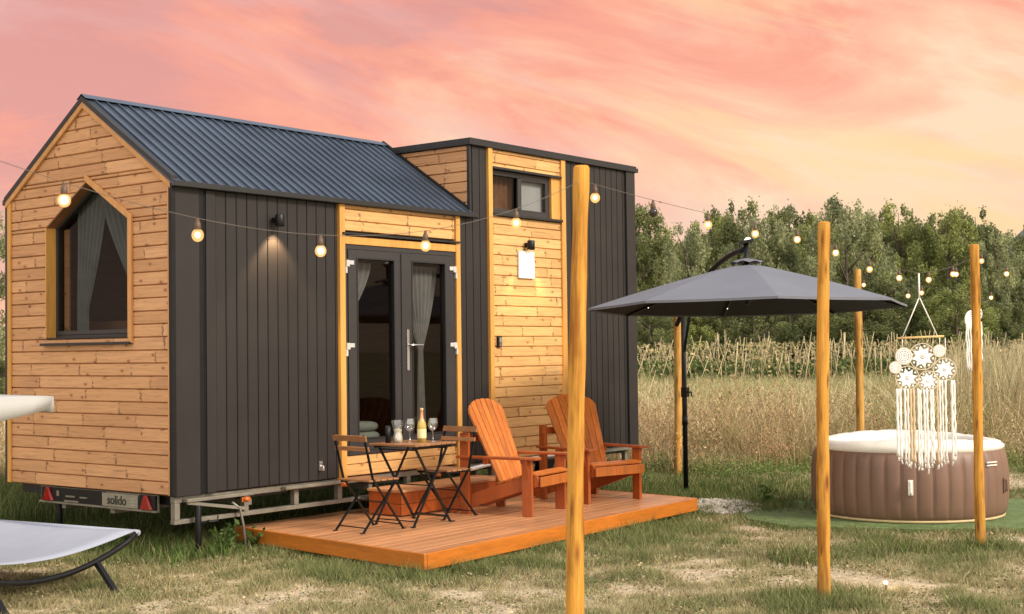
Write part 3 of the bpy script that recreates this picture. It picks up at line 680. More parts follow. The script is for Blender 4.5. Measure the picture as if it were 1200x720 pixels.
# step box below the doors
st = thing('timber_step', 'stained timber step box of horizontal boards below the glass doors', 'step', (3.1, -.28, DZ))
mb = MB()
for k in range(3): mb.box((-.78, -.235+.155*k, .235), (.90, -.235+.155*k+.15, .262))
mb.build('tread', M['deck'], st, .003)
mb = MB()
for k in range(2): mb.box((-.76, -.222, .012+.112*k), (.88, -.200, .012+.112*k+.108)); mb.box((-.76, -.198, .012+.112*k), (-.738, .22, .012+.112*k+.108)); mb.box((.858, -.198, .012+.112*k), (.88, .22, .012+.112*k+.108))
mb.build('riser_board', M['ador'], st, .003)

# ------------------------------------------------------------------ adirondack chairs
def adirondack(label, loc, rz):
    t = thing('adirondack_chair', label, 'chair', loc, rz, 'wooden armchairs on the deck')
    hw = .365
    for sx in (-1, 1):
        x = sx*hw
        l = MB(); l.box((x-.018, -.40, 0), (x+.018, -.29, .545)); l.build('front_leg', M['ador'], t, .004)
        b = MB(); b.add([(x - sx*.02 - .014 + dx, y, z) for dx in (0, .028) for y, z in ((-.30, .46), (-.40, .545), (-.30, .545))], [(0,1,2), (3,5,4), (0,3,4,1), (1,4,5,2), (2,5,3,0)])
        l = MB(); l.box((x-.018, .30, 0), (x+.018, .40, .80)); l.build('rear_leg', M['ador'], t, .004)
        xs = x - sx*.038
        s_ = MB(); prof = [(-.46, .355), (-.44, .385), (-.36, .40), (.10, .26), (.58, .10), (.60, .02), (.50, 0.0), (.10, .12), (-.30, .25), (-.45, .29)]
        vs = [(xs-.015, y, z) for y, z in prof] + [(xs+.015, y, z) for y, z in prof]; n = len(prof)
        s_.add(vs, [tuple(range(n)), tuple(range(2*n-1, n-1, -1))] + [(k, k+n, (k+1) % n + n, (k+1) % n) for k in range(n)]); s_.build('side_rail', M['ador'], t, .004)
        a = MB(); prof = [(-.47, -.06), (-.47, .06), (-.30, .072), (.15, .05), (.44, .035), (.44, -.035), (.15, -.045), (-.30, -.06)]
        vs = [(x + sx*q, y, .548 + (.0 if y < 0 else 0)) for y, q in prof] + [(x + sx*q, y, .574) for y, q in prof]; n = len(prof)
        fs = [tuple(range(n)), tuple(range(2*n-1, n-1, -1))] + [(k, k+n, (k+1) % n + n, (k+1) % n) for k in range(n)]
        a.add(vs, fs); ao = a.build('armrest', M['ador'], t, .006)
        # arm bracket
        a = MB(); a.add([(x + sx*.019, -.37, .545), (x + sx*.019, -.37, .36), (x + sx*.055, -.37, .52), (x + sx*.06, -.37, .545), (x + sx*.019, -.345, .545), (x + sx*.019, -.345, .36), (x + sx*.055, -.345, .52), (x + sx*.06, -.345, .545)], [(0,1,2,3), (7,6,5,4), (0,4,5,1), (1,5,6,2), (2,6,7,3), (3,7,4,0)]); a.build('arm_bracket', M['ador'], t)
    # seat slats
    s_ = MB(); path = [(-.468, .305), (-.472, .365), (-.40, .405)]
    s_.bar((-.365+.02, -.478, .335), (.365-.02, -.478, .335), .018, .095)
    for k in range(5):
        y = -.44 + k*.092; z = .408 - max(0, (y+.38))*.30; ang = -.28 if k else .25
        m_ = Matrix.Translation((0, y+.04, z)) @ Matrix.Rotation(ang, 4, 'X'); s_.box((-.345, -.043, -.011), (.345, .043, .011), m_)
    s_.build('seat', M['adorback'], t, .004)
    # back: six fanned slats with an arched top, leaning
    b = MB(); lean = R(23); o = Matrix.Translation((0, -.01, .25)) @ Matrix.Rotation(-lean, 4, 'X')
    n = 7; 
    for k in range(n):
        c = (k-(n-1)/2)/((n-1)/2); ang = c*R(6.0); xb = c*.225; w0, w1 = .0345, .0455
        top = .96
        def q(lx, z): # slat local
            X = xb + lx*(w0+(w1-w0)*z/.95) + math.sin(ang)*z; return X
        outl = []
        zt_r = .945 - .085*min(1.17, abs((k+.5-(n-1)/2)/((n-1)/2)))**3; zt_l = .945 - .085*min(1.17, abs((k-.5-(n-1)/2)/((n-1)/2)))**3
        pts_ = [(q(-1, 0), 0), (q(1, 0), 0), (q(1, zt_r), zt_r), (q(0, top), (zt_l+zt_r)/2+.006), (q(-1, zt_l), zt_l)]
        vs = [o @ Vector((x, -.011, z)) for x, z in pts_] + [o @ Vector((x, .011, z)) for x, z in pts_]; m_ = 5
        b.add(vs, [tuple(range(m_)), tuple(range(2*m_-1, m_-1, -1))] + [(i, i+m_, (i+1) % m_ + m_, (i+1) % m_) for i in range(m_)])
    b.build('backrest', M['adorback'], t, .003)
    r = MB(); r.bar((-.40, .325, .74), (.40, .325, .74), .028, .07); r.bar((-.36, .14, .52), (.36, .14, .52), .028, .06); r.build('back_rail', M['ador'], t, .004)
    return t
def chair_from(frontL, frontR):
    a, b = Vector(frontL), Vector(frontR); d = (b-a).normalized(); mid = (a+b)/2; back = Vector((-d.y, d.x))
    o = mid + back*.345; return (o.x, o.y, DZ), math.atan2(d.y, d.x)
lc, rz = chair_from((3.01, -1.53), (3.75, -1.40)); adirondack('orange wooden armchair nearer the bistro table, angled toward the right', lc, rz)
lc, rz = chair_from((4.215, -1.375), (4.94, -1.555)); adirondack('orange wooden armchair at the far right of the deck facing the tall front pole', lc, rz)

# ------------------------------------------------------------------ bistro set
def bistro_chair(label, loc, rz):
    t = thing('folding_chair', label, 'chair', loc, rz, 'folding bistro chairs at the table')
    f = MB(); 
    for sx in (-1, 1):
        x = sx*.20; x2 = sx*.185
        f.bar((x, -.24, 0), (x, .13, .47), .010, .024, (1,0,0)); f.bar((x, .13, .47), (x, .235, .87), .010, .024, (1,0,0))
        f.bar((x2, .24, 0), (x2, -.17, .45), .010, .024, (1,0,0)); f.box((x-.011, -.265, 0), (x+.011, -.225, .008)); f.box((x2-.011, .225, 0), (x2+.011, .265, .008))
        f.bar((x2, -.19, .443), (x2, .17, .443), .010, .02)
    for y, z, w in ((-.205, .045, .20), (.20, .045, .185), (-.155, .435, .185), (.13, .45, .20), (.0, .262, .20)): f.tube([(-w, y, z), (w, y, z)], .006, 6)
    f.build('frame', M['black'], t)
    s_ = MB()
    for k in range(5): y = -.185 + k*.075; s_.box((-.205, y, .452), (.205, y+.062, .468))
    s_.build('seat', M['bistro'], t, .003)
    b = MB(); b.bar((-.225, .228, .84), (.225, .228, .84), .014, .055, (0, .25, 1)); b.bar((-.225, .197, .745), (.225, .197, .745), .014, .04, (0, .25, 1)); b.build('backrest', M['bistro'], t, .003)
    return t
bistro_chair('folding bistro chair left of the table, seen with its slatted back to the doors', (1.49, -.88, DZ), R(86))
bistro_chair('folding bistro chair right of the table, partly behind it beside the wooden armchair', (2.62, -.82, DZ), R(-92))
tb_ = thing('bistro_table', 'folding bistro table with slatted wood top and crossed black legs', 'table', (2.07, -.90, DZ), R(1))
f = MB()
for sy in (-1, 1):
    y = sy*.235
    f.bar((-.27, y, 0), (.22, y, .715), .024, .010, (0,1,0)); f.bar((.27, y-.012*sy, 0), (-.22, y-.012*sy, .715), .024, .010, (0,1,0))
    f.box((-.30, y-.012, 0), (-.25, y+.012, .008)); f.box((.25, y-.024, 0), (.30, y, .008))
for x, z in ((-.235, .05), (.235, .05), (-.21, .70), (.21, .70), (0, .36)): f.tube([(x, -.235, z), (x, .235, z)], .006, 6)
f.box((-.27, -.245, .715), (.27, -.23, .737)); f.box((-.27, .23, .715), (.27, .245, .737)); f.build('leg_frame', M['black'], tb_)
s_ = MB()
for k in range(8): x = -.295 + k*.0745; s_.box((x, -.29, .738), (x+.068, .29, .757))
s_.build('tabletop', M['bistro'], tb_, .003)
TZ = DZ+.757
def wine_glass(label, x, y):
    t = thing('wine_glass', label, 'glass', (x, y, TZ), 0, 'glasses on the bistro table')
    g = MB(); g.lathe([(.036, .0), (.034, .004), (.006, .012), (.0045, .05), (.0045, .10)], 20); g.build('stem', M['wineglass'], t)
    g = MB(); g.lathe([(.0045, .10), (.022, .108), (.040, .128), (.050, .155), (.050, .185), (.042, .225)], 24); g.build('bowl', M['wineglass'], t)
wine_glass('balloon wine glass between the candle jar and the bottle', 2.03, -.90); wine_glass('balloon wine glass to the right of the foil topped bottle', 2.21, -1.03)
t = thing('sparkling_wine_bottle', 'pale wine bottle with rose gold foil neck on the bistro table', 'bottle', (2.12, -.97, TZ))
g = MB(); g.lathe([(.001, .0), (.042, .002), (.043, .15), (.040, .175), (.026, .21), (.0175, .235)], 24); g.build('body', M['bottleglass'], t)
g = MB(); g.lathe([(.027, .205), (.0195, .235), (.017, .28), (.018, .305), (.0185, .32), (.001, .325)], 20); g.build('foil', M['gold'], t)
g = MB(); g.lathe([(.0436, .04), (.0438, .042), (.0438, .125), (.0436, .127)], 24); g.build('paper_label', M['labelpaper'], t)
t = thing('candle_jar', 'clear hourglass jar with a cream candle on the left of the bistro table', 'candle', (1.95, -.82, TZ))
g = MB(); g.lathe([(.05, .0), (.052, .01), (.046, .06), (.036, .10), (.044, .14), (.060, .19), (.062, .21)], 24); g.build('jar', M['wineglass'], t)
g = MB(); g.lathe([(.001, .006), (.047, .008), (.043, .06), (.034, .10), (.040, .125), (.001, .135)], 24); g.build('wax', M['cream'], t)
mb = MB(); mb.lathe([(.001, .0), (.026, 0), (.027, .16), (.001, .165)], 16); o = tag(mb.build('dark_tin', M['black']), 'narrow dark tin standing behind the candle jar on the table', 'tin'); o.location = (1.88, -.76, TZ)

# ------------------------------------------------------------------ poles and festoon lights
def pole(label, base, top, r0, r1, mat='pole', knobs=True):
    t = bpy.data.objects
    base = Vector(base); top = Vector(top); mb = MB(); n = 26; pts = []; rs = []
    ph = random.random()*6
    for i in range(n+1):
        k = i/n; p = (top-base)*k
        p = p + Vector((math.sin(k*5+ph)*.012, math.cos(k*4+ph)*.010, 0)); pts.append(p); rs.append((r0+(r1-r0)*k)*(1+.035*math.sin(k*17+ph)+.03*math.sin(k*41+ph*2)+.03*random.uniform(-1, 1)))
    pts[0].z = -.03; pts.append(pts[-1] + Vector((0, 0, .012))); rs.append(rs[-1]*.86)
    mb.tube(pts, rs, 18); o = mb.build('wooden_pole', M[mat]); o.location = base
    return tag(o, label, 'pole', 'timber poles carrying the festoon lights')
P1, P2, P3, P4 = Vector((-2.25, -5.91, 2.66)), Vector((1.37, -5.455, 2.66)), Vector((4.41, -5.435, 2.66)), Vector((7.29, -3.08, 2.66))
P0, P6, P5 = Vector((-5.355, -5.233, 2.66)), Vector((8.64, -5.38, 2.66)), Vector((9.10, .43, 2.66))
pole('tall knotty timber pole in front of the deck, nearest and thickest', (-2.30, -5.85, 0), P1, .043, .038)
pole('peeled timber pole in front of the hot tub, between nearest pole and dreamcatcher', (1.38, -5.38, 0), P2, .046, .042)
pole('peeled timber pole leaning at the right end of the hot tub', (4.49, -5.42, 0), P3, .044, .040)
pole('timber pole rising from behind the left of the hot tub', (7.27, -3.06, 0), P4, .046, .042, 'pole_old')
pole('timber pole standing directly behind the black parasol mast', (9.05, .43, 0), P5, .055, .05, 'pole_old')
bulb_proto = None
def festoon(label, pts, bulbs, unlit=()):
    """pts: cable polyline in space; bulbs: fraction 0..1 along the straight run"""
    A = Vector(pts[0]); t = thing('string_lights', label, 'string lights', A, 0, 'festoon lights strung between the poles')
    loc = [Vector(p)-A for p in pts]
    mb = MB(); mb.tube(loc, .0014, 6); mb.build('cable', M['wire'], t)
    for i, (x, y, z) in enumerate(bulbs):
        c = Vector((x, y, z))-A
        s_ = MB(); s_.lathe([(.001, .062), (.006, .061), (.008, .048), (.0115, .044), (.0125, .020), (.010, .016)], 12, c); so = s_.build('bulb_socket', M['bulb_socket'], t)
        b = MB(); b.ball(c + Vector((0, 0, -.003)), .0235, 14, 9, 1.08); b.build('bulb', M['unlit'] if i in unlit else M['bulbglass'], so)
        if i not in unlit: b = MB(); b.ball(c + Vector((0, 0, -.002)), .0125+.002*math.sin(i*3.1+x), 10, 7, 1.1); b.build('filament', M['filament'], so)
    return t
def cable(A, B, heights, n=28):
    """cable from A to B through (s, z) control heights, smooth"""
    ss = [0]+[h[0] for h in heights]+[1]; zs = [A.z]+[h[1] for h in heights]+[B.z]; out = []
    xs = np.array(ss); ys = np.array(zs)
    deg = min(4, len(ss)-1); co = np.polyfit(xs, ys, deg)
    for i in range(n+1):
        s_ = i/n; p = A.lerp(B, s_); out.append((p.x, p.y, float(np.polyval(co, s_))))
    return out, co
def fest(label, A, B, obs, unlit=(), hang=.062, ctrl=None):
    A = Vector(A); B = Vector(B); A.z -= .06; B.z -= .06
    pts, co = cable(A, B, ctrl or [(s_, z+hang) for s_, z in obs])
    bl = [(*A.lerp(B, s_).xy, float(np.polyval(co, s_))-hang) for s_, z in obs]
    return festoon(label, pts, bl, unlit)
fest('string lights crossing in front of the house from the nearest pole leftward', P1, P0, [(.129, 2.36), (.291, 2.254), (.458, 2.216), (.631, 2.251), (.796, 2.358)], ctrl=[(.291, 2.316), (.458, 2.278), (.631, 2.313), (.796, 2.42)])
fest('string lights from the nearest pole to the pole before the tub', P1, P2, [(.038, 2.50), (.22, 2.53), (.423, 2.507), (.628, 2.49), (.841, 2.50)], unlit=(1,), ctrl=[(.22, 2.575), (.423, 2.565), (.628, 2.56), (.841, 2.575)])
# the sagging run that carries the dreamcatcher has a V in it
A, B = P2.copy(), P3.copy(); A.z = B.z = 2.56; V = A.lerp(B, .575); V.z = 2.375
pts = [A.lerp(V, k/8) - Vector((0, 0, .05*math.sin(math.pi*k/8))) for k in range(9)] + [V.lerp(B, k/8) - Vector((0, 0, .03*math.sin(math.pi*k/8))) for k in range(1, 9)]
def onpl(s_):
    k = s_/.575*8 if s_ < .575 else 8+(s_-.575)/.425*8; i_ = min(15, int(k)); return pts[i_].lerp(pts[i_+1], k-i_) - Vector((0, 0, .062))
festoon('string lights dipping in a V where the big dreamcatcher hangs', [tuple(p) for p in pts], [tuple(onpl(s_)) for s_ in (.059, .254, .441, .645, .829)])
fest('string lights running from the pole behind the tub to the right front pole', P4, P3, [(.061, 2.52), (.494, 2.272), (.61, 2.285), (.877, 2.40)], ctrl=[(.25, 2.42), (.494, 2.36), (.61, 2.37), (.877, 2.50)])
fest('string lights leading right from the tub pole out of the picture', P3, P6, [(.048, 2.51), (.212, 2.423)], ctrl=[(.048, 2.60), (.212, 2.51), (.5, 2.44)])
fest('lower string lights behind the tub leading right out of the picture', P4, P6 - Vector((0, 0, .25)), [(.55, 2.30), (.80, 2.26)], ctrl=[(.3, 2.45), (.55, 2.385), (.80, 2.36)])

# ------------------------------------------------------------------ dreamcatchers
def disc(mb_ring, mb_lace, c, r, star, th=.0042):
    cx, cz = c
    mb_ring.tube([(cx+r*math.cos(a*math.pi/14), 0, cz+r*math.sin(a*math.pi/14)) for a in range(29)], th, 6, False)
    n = 8
    def flat(points, y):
        m_ = len(points); vs = [(x, y, z) for x, z in points] + [(x, y+.004, z) for x, z in points]
        mb_lace.add(vs, [tuple(range(m_))[::-1], tuple(range(m_, 2*m_))] + [(i, (i+1) % m_, (i+1) % m_+m_, i+m_) for i in range(m_)])
    if star:
        pts_ = []
        for k in range(2*n):
            rr = r*(.86 if k % 2 == 0 else .52); a = math.pi*k/n + .2; pts_.append((cx+rr*math.cos(a), cz+rr*math.sin(a)))
        # ring of petals around an open middle
        for k in range(2*n):
            a0, a1 = pts_[k], pts_[(k+1) % (2*n)]; i0 = (cx+(a0[0]-cx)*.0+r*.17*math.cos(math.pi*k/n+.2), cz+r*.17*math.sin(math.pi*k/n+.2)); i1 = (cx+r*.17*math.cos(math.pi*(k+1)/n+.2), cz+r*.17*math.sin(math.pi*(k+1)/n+.2))
            mb_lace.add([(p[0], -.002, p[1]) for p in (a0, a1, i1, i0)], [(0,1,2,3)])
        for k in range(n):
            a = 2*math.pi*k/n + .2; mb_lace.tube([(cx+r*.78*math.cos(a), 0, cz+r*.78*math.sin(a)), (cx+r*math.cos(a), 0, cz+r*math.sin(a))], .0025, 4)
            a2 = a + math.pi/n; mb_lace.ball((cx+r*.80*math.cos(a2), 0, cz+r*.80*math.sin(a2)), .010, 6, 4)
        mb_lace.tube([(cx+r*.09*math.cos(a*math.pi/6), -.004, cz+r*.09*math.sin(a*math.pi/6)) for a in range(13)], .004, 4, False)
    else:
        for rr in (.25, .48, .70, .90):
            mb_lace.tube([(cx+r*rr*math.cos(a*math.pi/10), 0, cz+r*rr*math.sin(a*math.pi/10)) for a in range(21)], r*.085, 5, False)
        for k in range(12): a = math.pi*k/6; mb_lace.tube([(cx, 0, cz), (cx+r*math.cos(a), 0, cz+r*math.sin(a))], .003, 4)
def dreamcatcher(label, loc, rz, big=True):
    t = thing('dreamcatcher', label, 'dreamcatcher', loc, rz, None)
    u = .00699   # metres per picture pixel at the original size, used for its drawing
    ring, lace, cord, tas, bei = MB(), MB(), MB(), MB(), MB()
    if big:
        bar_z = -.48
        cord.tube([(0, 0, .04), (0, 0, -.16)], .007, 6)
        for sx in (-1, 1): cord.tube([(0, 0, -.15), (sx*.145, 0, bar_z)], .0045, 6)
        st = MB(); st.tube([(-.185, 0, bar_z), (.19, 0, bar_z+.012)], .0095, 10); st.build('dowel', M['stick'], t)
        D = [((.015, -.63), .098, True), ((-.135, -.625), .062, False), ((-.205, -.715), .043, False), ((.150, -.585), .044, False), ((-.110, -.80), .088, True), ((.055, -.825), .074, True), ((.190, -.735), .084, True)]
        for c, r, s_ in D: disc(ring, lace, c, r*1.08, s_)
        for x, z in ((-.145, -.56), (.155, -.54), (.20, -.65)): cord.tube([(x, 0, bar_z), (x, 0, z)], .0035, 5)
        rr = random.Random(3)
        xs = [c_ + d_ for c_ in (-.18, -.125, -.075, -.02, .035, .085, .135, .185, .25) for d_ in (-.011, .011)]
        for i, x in enumerate(xs):
            cz = -.885 if x < -.03 else (-.895 if x < .12 else -.82)
            zb = -1.40 - .08*max(0, 1-abs(x-.03)/.25) - rr.uniform(0, .05); w = rr.choice((.0075, .009, .0105))
            target = bei if i in (4, 5, 12) else tas
            x = x + rr.uniform(-.006, .006); pts_ = [(x + .0022*math.sin(k*1.9+i*2.1), .004*math.sin(k*2.3+i), cz + (zb-cz)*k/14) for k in range(15)]
            target.tube(pts_, [w*(1+.25*math.sin(k*2.6+i)) for k in range(14)] + [w*1.5], 6)
            for q in range(3): tas.tube([pts_[-1], (pts_[-1][0]+rr.uniform(-.014, .014), rr.uniform(-.01, .01), pts_[-1][2]-rr.uniform(.02, .05))], .004, 4)
    else:
        cord.tube([(0, 0, .0), (0, 0, -.28)], .005, 6)
        for c, r, s_ in (((-.02, -.40), .085, False), ((.055, -.34), .06, True), ((.05, -.52), .065, True)): disc(ring, lace, c, r, s_)
        rr = random.Random(5)
        for i, x in enumerate((-.09, -.065, -.035, -.01, .03, .07, .10)):
            zb = -.78 - rr.uniform(0, .12); tas.tube([(x+.006*math.sin(k*1.7+i), 0, -.42+(zb+.42)*k/9) for k in range(10)], .008, 6)
        be = MB(); be.ball((.0, 0, -.87), .018, 10, 6); be.tube([(0, 0, -.5), (0, 0, -.86)], .003, 4); be.build('bead', M['red'], t)
    ring.build('hoop', M['hoop'] if big else M['cotton'], t); lace.build('lace_flower', M['lace'], t); cord.build('hanging_cord', M['cotton'], t); tas.build('tassel', M['cotton'], t)
    if big: bei.build('beige_tassel', M['beige'], t)
face = math.atan2(-RGT[0]*0 + RGT[1], RGT[0])
dreamcatcher('large white macrame dreamcatcher hanging in front of the hot tub', (V.x, V.y, V.z-.045), face)
q = ground((1141-600)/1616.85*12.75, 12.75)
dreamcatcher('small white dreamcatcher half hidden behind the right front pole', (q[0], q[1], 2.42), face+.5, False)

# ------------------------------------------------------------------ hot tub
TC = (6.395, -3.99); TRs = 1.02
mb = MB()
px_, py_ = TC
nmat = 40
pts_ = [(-1.75, -1.05), (-1.0, -1.45), (.9, -1.55), (1.9, -1.2), (2.1, .9), (1.3, 1.5), (-.9, 1.62), (-1.7, 1.0)]
a_ = math.atan2(H_FWD[1], H_FWD[0])
def matpt(lat, dep): return (TC[0] + H_RGT[0]*lat + H_FWD[0]*dep, TC[1] + H_RGT[1]*lat + H_FWD[1]*dep)
gm = [matpt(*p) for p in ((-1.75, -.35), (-1.45, -.95), (-.3, -1.30), (1.2, -1.30), (2.1, -1.1), (2.2, 1.1), (-.9, 1.35), (-1.7, .75))]
mb.add([(x-TC[0], y-TC[1], .030) for x, y in gm] + [(x-TC[0], y-TC[1], .0) for x, y in gm], [tuple(range(8)), tuple(range(15, 7, -1))] + [(i, (i+1) % 8, (i+1) % 8+8, i+8) for i in range(8)])
gmat = tag(mb.build('ground_mat', M['matting']), 'flat green artificial grass mat spread under the hot tub', 'mat'); gmat.location = (*TC, .004)
tub = thing('hot_tub', 'round taupe inflatable hot tub with cream rim', 'hot tub', (*TC, .035), 0); tub.scale = (.978, .978, 1)
mb = MB(); nr = 40; nseg = nr*10; prof = [(0, .01), (.3, .03), (.55, .06), (.8, .10), (1.0, .2), (1.02, .3), (1.0, .42), (.97, .50), (.90, .565)]
vs = []; zs = [.015, .03, .07, .16, .29, .42, .55, .63, .68, .705]; base_r = [.93, .975, 1.0, 1.015, 1.025, 1.025, 1.015, 1.0, .975, .955]
for z, rb in zip(zs, base_r):
    for k in range(nseg):
        a = 2*math.pi*k/nseg; ph = (k/10) % 1; bulge = abs(math.sin(math.pi*ph))**.38
        r = rb*TRs/1.02 - .026*(1-bulge)*min(1, math.sin(math.pi*min(1, max(0, (z-.015)/.69)))*1.6)
        vs.append((r*math.cos(a), r*math.sin(a), z))
mb.add(vs, [(i*nseg+k, i*nseg+(k+1) % nseg, (i+1)*nseg+(k+1) % nseg, (i+1)*nseg+k) for i in range(len(zs)-1) for k in range(nseg)], True)
body = mb.build('tub_wall', M['tub'], tub)
mb = MB()
vs = []; pr = [(.965, .690), (.985, .712), (.978, .750), (.935, .785), (.86, .800), (.79, .785), (.765, .72), (.76, .64), (.76, .2)]
for r, z in pr:
    for k in range(96):
        a = 2*math.pi*k/96; hb = .022*math.sin(a*2+.4) * (1 if .73 < z else 0) - .008*(abs(math.sin(a*8)) < .18)*(z > .73)
        vs.append((r*math.cos(a), r*math.sin(a), z+hb))
mb.add(vs, [(i*96+k, i*96+(k+1) % 96, (i+1)*96+(k+1) % 96, (i+1)*96+k) for i in range(len(pr)-1) for k in range(96)], True); mb.build('inflated_rim', M['tubtop'], tub)
mb = MB(); mb.lathe([(.001, .62), (.77, .62)], 48); m_, nt_, b_ = new_mat('tub water'); b_.inputs['Base Color'].default_value = (.35, .48, .50, 1); b_.inputs['Roughness'].default_value = .08
wn = N(nt_, 'ShaderNodeTexNoise', inp={'Scale': 7, 'Detail': 2}); bump(nt_, b_, wn.outputs['Fac'], .2, .02); mb.build('water', m_, tub)
mb = MB(); mb.tube([(.965*math.cos(a*math.pi/40), .965*math.sin(a*math.pi/40), .018) for a in range(81)], .016, 8, False); mb.build('base_piping', M['sand'], tub)
def tub_at(lat):  # angle of the side facing the camera shifted sideways
    base = math.atan2(-H_FWD[1], -H_FWD[0]); return base + math.asin(max(-1, min(1, lat/1.02)))
for lat, z in ((-.26, .36), (.80, .34)):
    a = tub_at(lat); c = Vector((math.cos(a), math.sin(a), 0)); tn = Vector((-c.y, c.x, 0)); h = MB(); p = c*1.03
    h.tube([p + Vector((0, 0, z+.06)) , p + c*.025 + Vector((0, 0, z+.05)), p + c*.025 + Vector((0, 0, z-.05)), p + Vector((0, 0, z-.06))], .012, 8)
    h.bar(p + Vector((0, 0, z-.075)), p + Vector((0, 0, z+.075)), .05, .010, c); h.build('handle', M['tubtop'] if lat < 0 else M['tub'], body, .002)
a = tub_at(.62); c = Vector((math.cos(a), math.sin(a), 0)); tn = Vector((-c.y, c.x, 0)); h = MB(); p = c*1.022
for dz in (.555, .585): h.bar(p - tn*.085 + Vector((0, 0, dz)), p + tn*.085 + Vector((0, 0, dz)), .008, .012)
h.build('badge', M['tubtop'], body)

# ------------------------------------------------------------------ cantilever parasol
PC = Vector((5.49, -2.62, 0)); PM = Vector((6.82, -1.03, 0))
par = thing('cantilever_parasol', 'slate grey octagonal cantilever parasol on a black mast beside the deck', 'parasol', PM)
loc = PC - PM
tilt_axis = Vector((H_RGT[0], H_RGT[1], 0)); TM = Matrix.Translation((loc.x, loc.y, 2.225)) @ Matrix.Rotation(R(-1.6), 4, tilt_axis)
RC = 1.70; rise = .47; a0 = math.atan2(RGT[1], RGT[0])
def can_pt(k, t, sag=True):   # k in 0..8 (rib index, fractional), t 0 apex .. 1 rim
    i = math.floor(k); f_ = k-i; A1 = a0 + i*math.pi/4; A2 = a0 + (i+1)*math.pi/4
    p = Vector((math.cos(A1), math.sin(A1), 0)).lerp(Vector((math.cos(A2), math.sin(A2), 0)), f_)*RC*t
    z = rise*(1-t) + .018*math.sin(math.pi*t) ; z -= .014*math.sin(math.pi*f_)*t*math.sin(math.pi*min(1, t*.8+.1))
    return TM @ Vector((p.x, p.y, z))
mb = MB(); mb.grid(lambda u, v: tuple(can_pt(u*7.99999 if u < 1 else 7.99999, .09+v*.91)), 64, 14)
can = mb.build('canopy', M['canopy'], par, 0, .004)
for f_ in can.data.polygons: f_.use_smooth = False
mb = MB(); mb.grid(lambda u, v: tuple(can_pt(min(u*8, 7.99999), .09+v*.90) - Vector((0, 0, .012))), 64, 8); mb.build('lining', M['canopyin'], can)
mb = MB(); mb.grid(lambda u, v: tuple(can_pt(min(u*8, 7.99999), 1.0) - Vector((0, 0, .022*v))), 64, 1, False); mb.build('valance', M['canopy'], can, 0, .003)
mb = MB()
mb.grid(lambda u, v: tuple(TM @ Vector((math.cos(a0+u*2*math.pi)*(.03+.15*v), math.sin(a0+u*2*math.pi)*(.03+.15*v), rise+.045-.055*v+.018*abs(math.sin(u*8*math.pi))*v))), 64, 4); mb.build('vent_cap', M['canopy'], can, 0, .004)
for k in range(8):
    r_ = MB(); r_.bar(TM @ Vector((.05*math.cos(a0+k*math.pi/4), .05*math.sin(a0+k*math.pi/4), rise-.03)), can_pt(k, .99)-Vector((0, 0, .025)), .018, .024)
    ro = r_.build('rib', M['black'], par)
    s_ = MB(); s_.bar(TM @ Vector((0, 0, .10)), can_pt(k, .50)-Vector((0, 0, .03)), .014, .018); s_.build('strut', M['black'], ro)
    e = MB()
    for q in (.45, .62, .80): p = can_pt(k, q)-Vector((0, 0, .045)); e.ball(p, .007, 8, 5)
    e.build('led', M['led'], ro)
mb = MB(); top = TM @ Vector((0, 0, rise+.06)); bot = TM @ Vector((0, 0, .02)); mb.tube([bot, top + Vector((0, 0, .16))], .028, 12); mb.lathe([(.001, -.04), (.06, -.03), (.06, .05), (.001, .06)], 16, TM @ Vector((0, 0, .10))); mb.build('hub', M['black'], par)
mb = MB(); c = top + Vector((0, 0, .165)); mb.box((-.075, -.06, -.018), (.075, .06, .018), Matrix.Translation(c) @ Matrix.Rotation(a0, 4, 'Z') @ Matrix.Rotation(R(-12), 4, 'Y')); mb.build('solar_panel', M['black'], par, .006)
mb = MB(); c2 = top + Vector((0, 0, .185)) + Vector((RGT[0], RGT[1], 0))*.02; mb.ball(c2, .035, 12, 8, .7); mb.build('top_lamp', M['lens'], par)
# mast and arm
mb = MB(); mb.tube([(0, 0, .02), (0, 0, 2.30)], .030, 16); mb.build('mast', M['black'], par)
mb = MB(); mb.tube([(0, 0, .86), (0, 0, .98)], .035, 16); mb.build('collar', M['black'], par)
mb = MB(); mb.box((-.035, -.05, 1.20), (.035, .03, 1.32)); mb.tube([(0, -.05, 1.26), (0, -.10, 1.26), (.0, -.10, 1.21)], .010, 8); mb.build('crank_housing', M['black'], par, .006)
d2 = Vector((loc.x, loc.y, 0)); arm = []
for k in range(17):
    q_ = k/16; p = d2*(-.12 + 1.10*q_); z = 2.08 + (top.z+.085-2.08)*(1-(1-q_)**1.9); arm.append((p.x, p.y, z))
mb = MB(); mb.tube(arm, .030, 12); mb.build('arm', M['black'], par)
mb = MB(); mb.bar((0, 0, 1.72), Vector(arm[4]) - Vector((0, 0, .03)), .024, .03); mb.build('arm_brace', M['black'], par)
mb = MB()
for a in (0, math.pi/2): mb.box((-.45, -.03, .01), (.45, .03, .045), Matrix.Rotation(a+.6, 4, 'Z'))
mb.build('cross_base', M['black'], par, .004)
# pale stones by the mast foot
sx_, sy_ = 6.02, -1.98; mb = MB(); rr = random.Random(9)
for k in range(240):
    a = rr.uniform(0, 6.28); d = math.sqrt(rr.random()); x, y = sx_ + d*math.cos(a)*.42*H_RGT[0]+d*math.sin(a)*.75*H_FWD[0], sy_ + d*math.cos(a)*.42*H_RGT[1]+d*math.sin(a)*.75*H_FWD[1]
    s_ = rr.uniform(.025, .055); mb.ball((x, y, .02+.035*(1-d)), s_, 7, 5, .55)
tag(mb.build('pebble_patch', M['pebble']), 'patch of pale pebbles off the right corner of the deck', 'pebbles', kind='stuff')

